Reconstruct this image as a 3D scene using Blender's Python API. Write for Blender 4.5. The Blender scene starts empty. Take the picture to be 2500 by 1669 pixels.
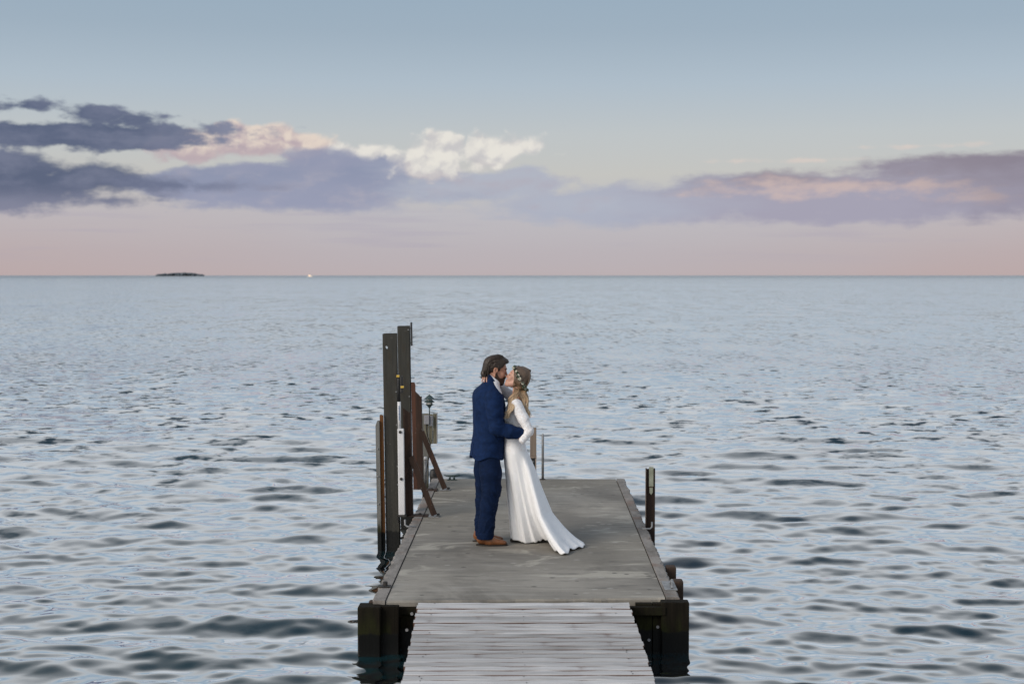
import bpy, bmesh, math, random
import numpy as np
from mathutils import Vector, Matrix

R = math.radians
scene = bpy.context.scene
COL = scene.collection
random.seed(7)
RNG = np.random.default_rng(11)

# ------------------------------------------------------------------ camera
cam_d = bpy.data.cameras.new('camera')
cam = bpy.data.objects.new('camera', cam_d)
COL.objects.link(cam)
cam.location = (0.0, 0.0, 3.02)
cam.rotation_euler = (R(90 - 2.68), 0, R(0.759))
cam_d.lens = 50
cam_d.sensor_width = 36
cam_d.clip_start = 0.1
cam_d.clip_end = 120000
cam_d.dof.use_dof = True
cam_d.dof.focus_distance = 13.6
cam_d.dof.aperture_fstop = 2.8
scene.camera = cam

# ------------------------------------------------------------------ colour management
vs = scene.view_settings
vs.view_transform = 'Standard'
vs.look = 'None'
vs.exposure = 0.0
vs.gamma = 1.0
vs.use_curve_mapping = False
scene.cycles.use_denoising = True
scene.cycles.max_bounces = 5


def lin(r, g, b):
    """sRGB 0-255 -> linear"""
    def f(c):
        c /= 255.0
        return c / 12.92 if c <= 0.04045 else ((c + 0.055) / 1.055) ** 2.4
    return (f(r), f(g), f(b), 1.0)


# ------------------------------------------------------------------ tiny node language
class X:
    """a float or colour socket with arithmetic"""
    def __init__(self, nt, s):
        self.nt, self.s = nt, s

    def _m(self, op, *o, clamp=False):
        n = self.nt.nodes.new('ShaderNodeMath')
        n.operation = op
        n.use_clamp = clamp
        for i, v in enumerate((self,) + o):
            if isinstance(v, X):
                self.nt.links.new(v.s, n.inputs[i])
            else:
                n.inputs[i].default_value = v
        return X(self.nt, n.outputs[0])

    def __add__(self, o): return self._m('ADD', o)
    __radd__ = __add__
    def __sub__(self, o): return self._m('SUBTRACT', o)
    def __rsub__(self, o): return (self * -1.0) + o
    def __mul__(self, o): return self._m('MULTIPLY', o)
    __rmul__ = __mul__
    def __truediv__(self, o): return self._m('DIVIDE', o)
    def max(self, o): return self._m('MAXIMUM', o)
    def min(self, o): return self._m('MINIMUM', o)
    def sqrt(self): return self._m('SQRT')
    def abs(self): return self._m('ABSOLUTE')
    def sin(self): return self._m('SINE')
    def pow(self, p): return self._m('POWER', p)

    def ss(self, a, b, lo=0.0, hi=1.0, kind='SMOOTHSTEP'):
        n = self.nt.nodes.new('ShaderNodeMapRange')
        n.interpolation_type = kind
        self.nt.links.new(self.s, n.inputs[0])
        n.inputs[1].default_value = a
        n.inputs[2].default_value = b
        n.inputs[3].default_value = lo
        n.inputs[4].default_value = hi
        return X(self.nt, n.outputs[0])

    def ramp(self, stops, interp='LINEAR'):
        n = self.nt.nodes.new('ShaderNodeValToRGB')
        n.color_ramp.interpolation = interp
        el = n.color_ramp.elements
        while len(el) < len(stops):
            el.new(0.5)
        for e, (p, c) in zip(el, stops):
            e.position = p
            e.color = c
        self.nt.links.new(self.s, n.inputs[0])
        return X(self.nt, n.outputs[0])


def cmix(nt, fac, a, b, mode='MIX'):
    n = nt.nodes.new('ShaderNodeMix')
    n.data_type = 'RGBA'
    n.blend_type = mode
    for sock, v in ((n.inputs[0], fac), (n.inputs[6], a), (n.inputs[7], b)):
        if isinstance(v, X):
            nt.links.new(v.s, sock)
        else:
            sock.default_value = v
    return X(nt, n.outputs[2])


def vec(nt, x, y, z):
    n = nt.nodes.new('ShaderNodeCombineXYZ')
    for i, v in enumerate((x, y, z)):
        if isinstance(v, X):
            nt.links.new(v.s, n.inputs[i])
        else:
            n.inputs[i].default_value = v
    return X(nt, n.outputs[0])


def sep(nt, v):
    n = nt.nodes.new('ShaderNodeSeparateXYZ')
    nt.links.new(v.s, n.inputs[0])
    return [X(nt, n.outputs[i]) for i in range(3)]


def noise(nt, v, scale=1.0, detail=4.0, rough=0.5, dist=0.0, dim='3D', out='Fac'):
    n = nt.nodes.new('ShaderNodeTexNoise')
    n.noise_dimensions = dim
    nt.links.new(v.s, n.inputs['Vector'])
    n.inputs['Scale'].default_value = scale
    n.inputs['Detail'].default_value = detail
    n.inputs['Roughness'].default_value = rough
    n.inputs['Distortion'].default_value = dist
    return X(nt, n.outputs[out])


def voronoi(nt, v, scale=1.0, feature='F1', smooth=None, out='Distance', rand=1.0, dim='3D'):
    n = nt.nodes.new('ShaderNodeTexVoronoi')
    n.voronoi_dimensions = dim
    n.feature = feature
    nt.links.new(v.s, n.inputs['Vector'])
    n.inputs['Scale'].default_value = scale
    n.inputs['Randomness'].default_value = rand
    if smooth is not None and feature == 'SMOOTH_F1':
        n.inputs['Smoothness'].default_value = smooth
    return X(nt, n.outputs[out])


# ------------------------------------------------------------------ world: evening sky opposite the sunset
world = bpy.data.worlds.new('World')
scene.world = world
world.use_nodes = True
nt = world.node_tree
nt.nodes.clear()
SUN_EL, SUN_AZ = 27.0, 232.0          # degrees; azimuth clockwise from +Y: behind the camera, a little left
SKY_STRENGTH = 0.1


def build_sky():
    tc = nt.nodes.new('ShaderNodeTexCoord')
    d = X(nt, tc.outputs['Generated'])
    x, y, z = sep(nt, d)
    az = x._m('ARCTAN2', y) * 57.29578
    el = z._m('ARCSINE') * 57.29578
    # physical sky under a gradient with added brightness above the view, for the water
    sk = nt.nodes.new('ShaderNodeTexSky')
    sk.sky_type = 'NISHITA'
    sk.sun_disc = False
    sk.sun_elevation = R(SUN_EL)
    sk.sun_rotation = R(SUN_AZ)
    sk.air_density = 1.0
    sk.dust_density = 1.5
    sk.ozone_density = 2.0
    nish = X(nt, sk.outputs[0])
    t = (el.max(0.0) / 90.0).sqrt()

    def at(e):
        return math.sqrt(e / 90.0)
    grad = t.ramp([
        (0.0, lin(190, 177, 179)),
        (at(0.9), lin(188, 180, 185)),
        (at(2.4), lin(190, 187, 193)),
        (at(4.0), lin(198, 197, 193)),
        (at(5.6), lin(192, 197, 199)),
        (at(7.6), lin(176, 190, 202)),
        (at(9.6), lin(160, 177, 192)),
        (at(11.5), lin(153, 173, 190)),
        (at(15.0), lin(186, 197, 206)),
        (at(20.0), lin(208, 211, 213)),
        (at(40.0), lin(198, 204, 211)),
        (at(60.0), lin(122, 145, 174)),
        (1.0, lin(96, 121, 154)),
    ])
    # slow uneven warmth along the horizon
    warm = noise(nt, vec(nt, az * 0.05 + 21.9, el * 0.18 + 9.3, 0.0), 1.0, 2.0, 0.5, 0.0, '2D').ss(0.35, 0.7)
    low = el.ss(0.0, 5.0, 1.0, 0.0)
    side = az.abs().ss(3.0, 24.0)
    grad = cmix(nt, (warm * 0.25 + side * 0.75) * low * 0.45, grad, lin(190, 158, 151))
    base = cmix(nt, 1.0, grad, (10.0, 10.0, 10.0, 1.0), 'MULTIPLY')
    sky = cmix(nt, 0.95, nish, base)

    def blob(lst, a=az, e=el):
        m = None
        for (ca, ce, ra, re) in lst:
            q = ((((a - ca) / ra).pow(2.0)) + (((e - ce) / re).pow(2.0))).sqrt() * -1.0 + 1.0
            q = q * min(re, 1.0)
            m = q if m is None else m._m('SMOOTH_MAX', q, 0.3)
        return m

    ragged = noise(nt, vec(nt, az * 0.6 + 36.5, el * 1.35 + 15.5, 0.0), 1.0, 8.0, 0.57, 0.0, '2D') - 0.5
    soft = noise(nt, vec(nt, az * 0.22 + 65.7, el * 1.0 + 27.9, 0.0), 1.0, 6.0, 0.6, 0.0, '2D') - 0.5
    warp = noise(nt, vec(nt, az * 1.1 + 14.6, el * 1.1 + 6.2, 0.0), 1.0, 3.0, 0.6, 0.0, '2D') - 0.5

    def billow(oa, oe):
        pa, pe = az + oa + warp * 0.9, el + oe + warp * 0.5
        v1 = voronoi(nt, vec(nt, pa, pe * 1.15, 0.0), 1.15, 'SMOOTH_F1', 0.8, 'Distance', 1.0, '2D')
        v2 = noise(nt, vec(nt, pa * 1.5 + 9.0, pe * 1.9, 0.0), 1.0, 5.0, 0.55, 0.0, '2D')
        return (v1 * -0.8 + 0.4) + (v2 - 0.5) * 0.7
    p0 = billow(0.0, 0.0)
    p1 = billow(-0.12, 0.22)

    def lay(under, m, w0, w1, col, op=1.0):
        f = m.ss(w0, w1, 0.0, op)
        return cmix(nt, f, under, col)

    def c10(c):
        return tuple(10.0 * k for k in c[:3]) + (1.0,)

    # thin streaks under the clouds
    st = noise(nt, vec(nt, az * 0.12 + 102.2, el * 2.2 + 43.4, 0.0), 1.0, 4.0, 0.55, 0.0, '2D')
    sky = cmix(nt, st.ss(0.5, 0.75, 0.0, 0.3) * el.ss(0.3, 1.2) * el.ss(3.2, 2.2), sky, c10(lin(168, 162, 180)))
    # broad mauve bank on the right
    G = blob([(13.0, 3.0, 10.5, 1.1), (3.8, 2.75, 6.4, 0.85), (17.5, 3.9, 6.0, 0.8), (9.0, 3.35, 5.0, 0.75)])
    gd = cmix(nt, (el + soft * 2.2).ss(3.0, 4.7), c10(lin(163, 160, 178)), c10(lin(140, 132, 147)))
    gd = cmix(nt, (az + soft * 8.0).ss(2.0, 10.0), c10(lin(172, 177, 193)), gd)
    peach = (soft * 1.6 + ragged * 1.5 + blob([(12.0, 3.4, 5.5, 0.6), (9.0, 3.3, 3.0, 0.35), (17.5, 2.9, 2.2, 0.3)])).ss(0.0, 0.75)
    gd = cmix(nt, peach * 0.75, gd, c10(lin(209, 186, 179)))
    gd = cmix(nt, (az + ragged * 6.0).ss(14.0, 21.0) * 0.55, gd, c10(lin(128, 120, 136)))
    sky = lay(sky, G + soft * 0.7 + ragged * 0.65, -0.10, 0.32, gd, 0.93)
    rim = blob([(8.2, 4.5, 1.1, 0.15), (11.0, 4.5, 1.8, 0.1), (15.0, 4.95, 3.2, 0.12)])
    sky = lay(sky, rim + ragged * 0.4, 0.0, 0.14, c10(lin(218, 204, 196)), 0.7)
    # lavender bank in the middle
    C = blob([(-10.4, 3.55, 5.6, 0.95), (-7.2, 3.95, 3.0, 1.15), (-12.6, 2.75, 3.0, 0.2), (-2.2, 3.5, 3.8, 0.72),
              (-0.2, 3.85, 1.1, 0.7), (-9.0, 3.0, 4.0, 0.5), (2.0, 2.8, 2.5, 0.4)])
    cc = cmix(nt, (el + soft * 1.6).ss(2.6, 4.6), c10(lin(150, 155, 179)), c10(lin(138, 146, 172)))
    cc = cmix(nt, (az + soft * 8.0).ss(-7.0, -1.5), cc, c10(lin(176, 181, 195)))
    cc = cmix(nt, ragged.ss(-0.1, 0.45), cc, c10(lin(176, 172, 184)))
    sky = lay(sky, C + soft * 0.5 + ragged * 0.7, -0.10, 0.24, cc, 0.95)
    # lit cumulus, cream and white
    D = blob([(-11.3, 5.25, 2.8, 0.7), (-13.6, 4.75, 1.6, 0.42), (-9.2, 5.1, 1.2, 0.55)])
    E = blob([(-4.1, 4.5, 1.5, 0.7), (-3.5, 5.2, 0.95, 0.62), (-1.75, 4.9, 1.3, 0.7), (-0.4, 5.15, 1.1, 0.36), (-6.7, 4.9, 1.1, 0.33)])
    lit = (p0 - p1 + ragged * 0.2).ss(-0.34, 0.24)
    dcol = cmix(nt, lit, c10(lin(186, 170, 176)), c10(lin(226, 211, 199)))
    dcol = cmix(nt, (el + p0 * 0.8 + ragged).ss(4.3, 5.3), c10(lin(184, 168, 175)), dcol)
    sky = lay(sky, D + p0 * 0.5 + ragged * 0.4, -0.08, 0.2, dcol, 0.96)
    ecol = cmix(nt, lit, c10(lin(200, 198, 199)), c10(lin(231, 227, 219)))
    ecol = cmix(nt, (el + p0 * 0.9 + ragged).ss(3.8, 4.6), c10(lin(192, 186, 190)), ecol)
    sky = lay(sky, E + p0 * 0.55 + ragged * 0.4, -0.10, 0.2, ecol, 0.96)
    L = blob([(-10.4, 4.2, 3.2, 0.24), (-8.4, 4.7, 1.9, 0.5), (-6.9, 4.45, 1.6, 0.35)])
    sky = lay(sky, L + ragged * 0.6, -0.02, 0.26, c10(lin(148, 153, 176)), 0.85)
    # dark slate scud on the left
    A = blob([(-17.6, 5.35, 6.0, 0.62), (-14.0, 5.62, 3.2, 0.26), (-19.6, 6.4, 1.6, 0.3), (-17.0, 6.15, 1.5, 0.36), (-15.5, 6.0, 1.5, 0.34)])
    B = blob([(-20.8, 3.5, 5.0, 1.15), (-17.3, 3.75, 2.6, 0.6), (-14.2, 3.5, 4.0, 0.26), (-16.4, 2.9, 2.4, 0.3), (-19.6, 4.35, 1.4, 0.3)])
    acol = cmix(nt, (ragged * 1.6 + soft).ss(-0.3, 0.5), c10(lin(84, 95, 122)), c10(lin(110, 117, 141)))
    acol = cmix(nt, az.ss(-16.5, -8.0), acol, c10(lin(142, 147, 170)))
    sky = lay(sky, B + ragged * 0.95 + soft * 0.3, -0.12, 0.3, cmix(nt, el.ss(2.4, 3.6), c10(lin(128, 131, 153)), acol), 0.95)
    sky = lay(sky, A + ragged * 1.0 + soft * 0.25, -0.06, 0.2, acol, 0.96)
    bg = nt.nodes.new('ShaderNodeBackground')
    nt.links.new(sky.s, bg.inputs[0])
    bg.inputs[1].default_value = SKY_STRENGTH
    out = nt.nodes.new('ShaderNodeOutputWorld')
    nt.links.new(bg.outputs[0], out.inputs[0])


build_sky()
world.cycles.sampling_method = 'MANUAL'
world.cycles.sample_map_resolution = 1024

# ------------------------------------------------------------------ the low sun behind the camera, veiled
sun_d = bpy.data.lights.new('sun', 'SUN')
sun = bpy.data.objects.new('sun', sun_d)
COL.objects.link(sun)
sun_d.energy = 2.3
sun_d.angle = R(30)
sun_d.color = (1.0, 0.90, 0.79)
sdir = Vector((math.sin(R(SUN_AZ)) * math.cos(R(SUN_EL)), math.cos(R(SUN_AZ)) * math.cos(R(SUN_EL)), math.sin(R(SUN_EL))))
sun.rotation_euler = sdir.to_track_quat('Z', 'Y').to_euler()


# ------------------------------------------------------------------ object helpers
def link(name, me, mat=None, parent=None, smooth=False):
    o = bpy.data.objects.new(name, me)
    COL.objects.link(o)
    if mat is not None and not me.materials:
        me.materials.append(mat)
    if parent is not None:
        o.parent = parent
    if smooth:
        me.polygons.foreach_set('use_smooth', [True] * len(me.polygons))
    return o


def tag(o, label=None, cat=None, group=None, kind=None):
    if label: o['label'] = label
    if cat: o['category'] = cat
    if group: o['group'] = group
    if kind: o['kind'] = kind
    return o


def thing(name, label, cat, loc=(0, 0, 0), rz=0.0, group=None):
    o = bpy.data.objects.new(name, None)
    COL.objects.link(o)
    o.location = loc
    o.rotation_euler = (0, 0, rz)
    o.empty_display_size = 0.1
    return tag(o, label, cat, group)


def copy_tree(o, parent=None):
    c = o.copy()
    COL.objects.link(c)
    c.parent = parent
    for ch in [k for k in bpy.data.objects if k.parent == o]:
        copy_tree(ch, c)
    return c


class MB:
    """collects shapes into one mesh"""
    def __init__(self):
        self.v, self.f = [], []

    def add(self, v, f):
        b = len(self.v)
        self.v += [tuple(p) for p in v]
        self.f += [tuple(b + i for i in q) for q in f]
        return self

    def box(self, x0, x1, y0, y1, z0, z1, bev=0.0, M=None):
        bm = bmesh.new()
        bmesh.ops.create_cube(bm, size=1.0)
        for v in bm.verts:
            v.co = Vector(((x0 + x1) / 2 + v.co.x * (x1 - x0), (y0 + y1) / 2 + v.co.y * (y1 - y0), (z0 + z1) / 2 + v.co.z * (z1 - z0)))
        if bev > 0:
            bmesh.ops.bevel(bm, geom=bm.edges[:], offset=bev, segments=2, affect='EDGES', profile=0.6)
        return self.bm(bm, M)

    def bm(self, bm, M=None):
        if M is not None:
            bm.transform(M)
        bm.verts.index_update()
        self.add([v.co[:] for v in bm.verts], [[v.index for v in f.verts] for f in bm.faces])
        bm.free()
        return self

    def tube(self, pts, rad, n=10, caps=True, flat=1.0):
        pts = [Vector(p) for p in pts]
        if not hasattr(rad, '__len__'):
            rad = [rad] * len(pts)
        vs_, fs = [], []
        t0 = (pts[1] - pts[0]).normalized()
        up = Vector((0, 0, 1)) if abs(t0.z) < 0.9 else Vector((1, 0, 0))
        u = t0.cross(up).normalized()
        for i, p in enumerate(pts):
            a = pts[max(i - 1, 0)]
            b = pts[min(i + 1, len(pts) - 1)]
            t = (b - a).normalized()
            u = (u - t * u.dot(t)).normalized()
            w = t.cross(u)
            for k in range(n):
                an = 2 * math.pi * k / n
                vs_.append(p + (u * math.cos(an) + w * math.sin(an) * flat) * rad[i])
        for i in range(len(pts) - 1):
            for k in range(n):
                k2 = (k + 1) % n
                fs.append((i * n + k, i * n + k2, (i + 1) * n + k2, (i + 1) * n + k))
        if caps:
            fs.append(tuple(range(n))[::-1])
            fs.append(tuple((len(pts) - 1) * n + k for k in range(n)))
        return self.add(vs_, fs)

    def lathe(self, prof, n=20, c=(0, 0, 0)):
        """prof: list of (r, z)"""
        vs_, fs = [], []
        for r, z in prof:
            for k in range(n):
                a = 2 * math.pi * k / n
                vs_.append((c[0] + r * math.cos(a), c[1] + r * math.sin(a), c[2] + z))
        for i in range(len(prof) - 1):
            for k in range(n):
                k2 = (k + 1) % n
                fs.append((i * n + k, i * n + k2, (i + 1) * n + k2, (i + 1) * n + k))
        fs.append(tuple(range(n))[::-1])
        fs.append(tuple((len(prof) - 1) * n + k for k in range(n)))
        return self.add(vs_, fs)

    def prism(self, poly, y0, y1):
        """poly in (x,z), extruded along y"""
        n = len(poly)
        vs_ = [(x, y0, z) for x, z in poly] + [(x, y1, z) for x, z in poly]
        fs = [tuple(range(n)), tuple(range(2 * n - 1, n - 1, -1))]
        fs += [(i, n + i, n + (i + 1) % n, (i + 1) % n) for i in range(n)]
        bm = bmesh.new()
        bv = [bm.verts.new(v) for v in vs_]
        for q in fs:
            bm.faces.new([bv[i] for i in q])
        bmesh.ops.recalc_face_normals(bm, faces=bm.faces)
        return self.bm(bm)

    def mesh(self, name):
        me = bpy.data.meshes.new(name)
        me.from_pydata(self.v, [], self.f)
        me.update()
        return me

    def build(self, name, mat, parent=None, smooth=False, **k):
        return tag(link(name, self.mesh(name), mat, parent, smooth), **k)


# ------------------------------------------------------------------ materials
MATS = {}


def new_mat(name):
    m = bpy.data.materials.new(name)
    m.use_nodes = True
    t = m.node_tree
    b = t.nodes['Principled BSDF']
    MATS[name] = m
    return m, t, b


def pos(t, kind='Object'):
    n = t.nodes.new('ShaderNodeTexCoord')
    return X(t, n.outputs[kind])


def setc(t, b, sock, v):
    if isinstance(v, X):
        t.links.new(v.s, b.inputs[sock])
    else:
        b.inputs[sock].default_value = v


def bump(t, b, h, strength=0.3, dist=0.01):
    n = t.nodes.new('ShaderNodeBump')
    n.inputs['Strength'].default_value = strength
    n.inputs['Distance'].default_value = dist
    t.links.new(h.s, n.inputs['Height'])
    t.links.new(n.outputs[0], b.inputs['Normal'])
    return n


def scaled(t, v, sx, sy, sz):
    x, y, z = sep(t, v)
    return vec(t, x * sx, y * sy, z * sz)


def mat_noise(name, c0, c1, scale=(8, 8, 8), rough=0.7, detail=5, bs=0.2, bd=0.005, metal=0.0, lo=0.3, hi=0.7, spec=0.5, coord='Object'):
    m, t, b = new_mat(name)
    p = scaled(t, pos(t, coord), *scale)
    n = noise(t, p, 1.0, detail, 0.6)
    setc(t, b, 'Base Color', cmix(t, n.ss(lo, hi), c0, c1))
    b.inputs['Roughness'].default_value = rough
    b.inputs['Metallic'].default_value = metal
    b.inputs['Specular IOR Level'].default_value = spec
    if bs:
        bump(t, b, noise(t, p, 3.0, 4, 0.6), bs, bd)
    return m

# ------------------------------------------------------------------ water
def water_material():
    m, t, b = new_mat('lake_water')
    p = pos(t, 'Object')
    x, y, z = sep(t, p)
    dist = (x * x + y * y).sqrt()
    deep = noise(t, p, 0.08, 3, 0.5, 0.0, '2D').ss(0.3, 0.7)
    setc(t, b, 'Base Color', cmix(t, deep, (0.0045, 0.018, 0.023, 1), (0.008, 0.026, 0.031, 1)))
    b.inputs['IOR'].default_value = 1.33
    b.inputs['Roughness'].default_value = 0.08
    # wavelets finer than the mesh: a field of surface slopes
    nc = noise(t, vec(t, x * 2.3, y * 4.6, 0.0), 1.0, 3, 0.55, 0.0, '2D', 'Color')
    n1, n2, n3 = sep(t, nc)
    gust = noise(t, vec(t, x * 0.03, y * 0.02, 0.0), 1.0, 4, 0.6, 0.0, '2D').ss(0.3, 0.7, 0.8, 1.2)
    grp = noise(t, vec(t, x * 0.42, y * 0.16, 0.0), 1.0, 5, 0.68, 0.0, '2D').ss(0.34, 0.66, 0.35, 1.7)
    amp = dist.ss(11.0, 40.0, 0.26, 1.0) * gust * grp
    sx = (n1 - 0.5) * amp * 0.45
    steep = n2.ss(0.52, 0.72) * dist.ss(12.0, 36.0, 0.05, 0.29)
    sy = ((n2 - 0.5) * 0.6 + steep + dist.ss(16.0, 80.0, 0.0, 0.13)) * amp * -1.0
    sy = sy.min(0.01)
    g = t.nodes.new('ShaderNodeNewGeometry')
    add = t.nodes.new('ShaderNodeVectorMath')
    add.operation = 'ADD'
    t.links.new(g.outputs['Normal'], add.inputs[0])
    t.links.new(vec(t, sx, sy, 0.0).s, add.inputs[1])
    nrm = t.nodes.new('ShaderNodeVectorMath')
    nrm.operation = 'NORMALIZE'
    t.links.new(add.outputs[0], nrm.inputs[0])
    t.links.new(nrm.outputs[0], b.inputs['Normal'])
    gl = t.nodes.new('ShaderNodeBsdfAnisotropic')
    gl.inputs['Color'].default_value = (0.97, 0.98, 1.0, 1)
    setc(t, gl, 'Roughness', dist.ss(12.0, 200.0, 0.02, 0.1))
    t.links.new(nrm.outputs[0], gl.inputs['Normal'])
    lw = t.nodes.new('ShaderNodeLayerWeight')
    lw.inputs['Blend'].default_value = 0.5
    t.links.new(nrm.outputs[0], lw.inputs['Normal'])
    fac = X(t, lw.outputs['Facing']).ramp([(0.0, (.02,) * 3 + (1,)), (0.40, (.04,) * 3 + (1,)), (0.52, (.11,) * 3 + (1,)), (0.62, (.33,) * 3 + (1,)),
                                           (0.71, (.70,) * 3 + (1,)), (0.79, (.94,) * 3 + (1,)), (0.86, (1,) * 4)])
    mx = t.nodes.new('ShaderNodeMixShader')
    # wind offshore roughens the lake, which shows more of its dark body there
    fac = fac * dist.ss(150.0, 2600.0, 1.0, 0.45)
    t.links.new(fac.s, mx.inputs[0])
    t.links.new(b.outputs[0], mx.inputs[1])
    t.links.new(gl.outputs[0], mx.inputs[2])
    t.links.new(mx.outputs[0], t.nodes['Material Output'].inputs['Surface'])
    return m


def build_water():
    h = 3.02
    f = 1422.0
    # rows: fine near the dock, coarser with distance
    py = np.linspace(460, 12, 620)
    near = f * h / py
    far = np.geomspace(near[-1] * 1.05, 60000, 40)
    yy = np.concatenate([near, far])
    uu = np.linspace(-0.62, 0.62, 860)
    Y, U = np.meshgrid(yy, uu, indexing='ij')
    Xg = U * (Y + 1.0)
    dy = np.gradient(yy)[:, None] * np.ones_like(U)
    Z = np.zeros_like(Y)
    DX = np.zeros_like(Y)
    rng = np.random.default_rng(5)
    nw = 150
    lam = np.exp(rng.uniform(np.log(0.17), np.log(1.5), nw))
    for i in range(nw):
        L = lam[i]
        th = rng.normal(0.10, 0.42) if L < 0.8 else rng.normal(0.08, 0.30)
        k = 2 * np.pi / L
        kx, ky = k * np.sin(th), k * np.cos(th)
        slope = WAVE_SLOPE * (L / 1.0) ** (0.0 if L < 0.6 else -0.35)
        a = slope / k
        att = np.clip((L / np.maximum(dy, 1e-4) - 2.2) / 2.5, 0, 1)
        ph = kx * Xg + ky * Y + rng.uniform(0, 6.283)
        # slow gusts vary each train
        g = 0.75 + 0.45 * np.sin(0.13 * Xg + 0.17 * Y + rng.uniform(0, 6.28)) * np.sin(0.07 * Xg - 0.11 * Y + rng.uniform(0, 6.28))
        Z += a * att * g * np.sin(ph)
    # crests a little sharper than troughs
    s = Z.std()
    Z = Z + 0.9 * (Z * Z - s * s) / 0.12 * 0.35
    Z -= Z[(Y < 40)].mean()
    # calmer in the lee of the dock
    nr, nc = Y.shape
    v = np.stack([Xg, Y, Z], -1).reshape(-1, 3)
    idx = np.arange(nr * nc).reshape(nr, nc)
    q = np.stack([idx[:-1, :-1], idx[:-1, 1:], idx[1:, 1:], idx[1:, :-1]], -1).reshape(-1, 4)
    # the rest of the lake round about
    e = 60000.0
    y0 = float(yy[0])
    y1 = float(yy[-1])
    xw0 = 0.62 * (y0 + 1)
    xw1 = 0.62 * (y1 + 1)
    b0 = len(v)
    ex = np.array([(-xw0, y0, -.01), (xw0, y0, -.01), (xw1, y1, -.01), (-xw1, y1, -.01),
                   (-e, -e, -.01), (e, -e, -.01), (e, y0, -.01), (-e, y0, -.01), (e, y1, -.01), (-e, y1, -.01)])
    eq = np.array([(b0 + 4, b0 + 5, b0 + 6, b0 + 7), (b0 + 1, b0 + 6, b0 + 8, b0 + 2), (b0 + 7, b0 + 0, b0 + 3, b0 + 9)])
    v = np.vstack([v, ex])
    q = np.vstack([q, eq])
    me = mesh_np('water', v, q)
    o = link('water', me, water_material(), None, True)
    tag(o, kind='structure')
    return o


def mesh_np(name, v, q):
    me = bpy.data.meshes.new(name)
    me.vertices.add(len(v))
    me.vertices.foreach_set('co', np.asarray(v, np.float32).ravel())
    q = np.asarray(q, np.int32)
    me.loops.add(q.size)
    me.loops.foreach_set('vertex_index', q.ravel())
    me.polygons.add(len(q))
    me.polygons.foreach_set('loop_start', np.arange(0, q.size, q.shape[1], dtype=np.int32))
    me.polygons.foreach_set('loop_total', np.full(len(q), q.shape[1], np.int32))
    me.update(calc_edges=True)
    return me


WAVE_SLOPE = 0.0245
build_water()

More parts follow.
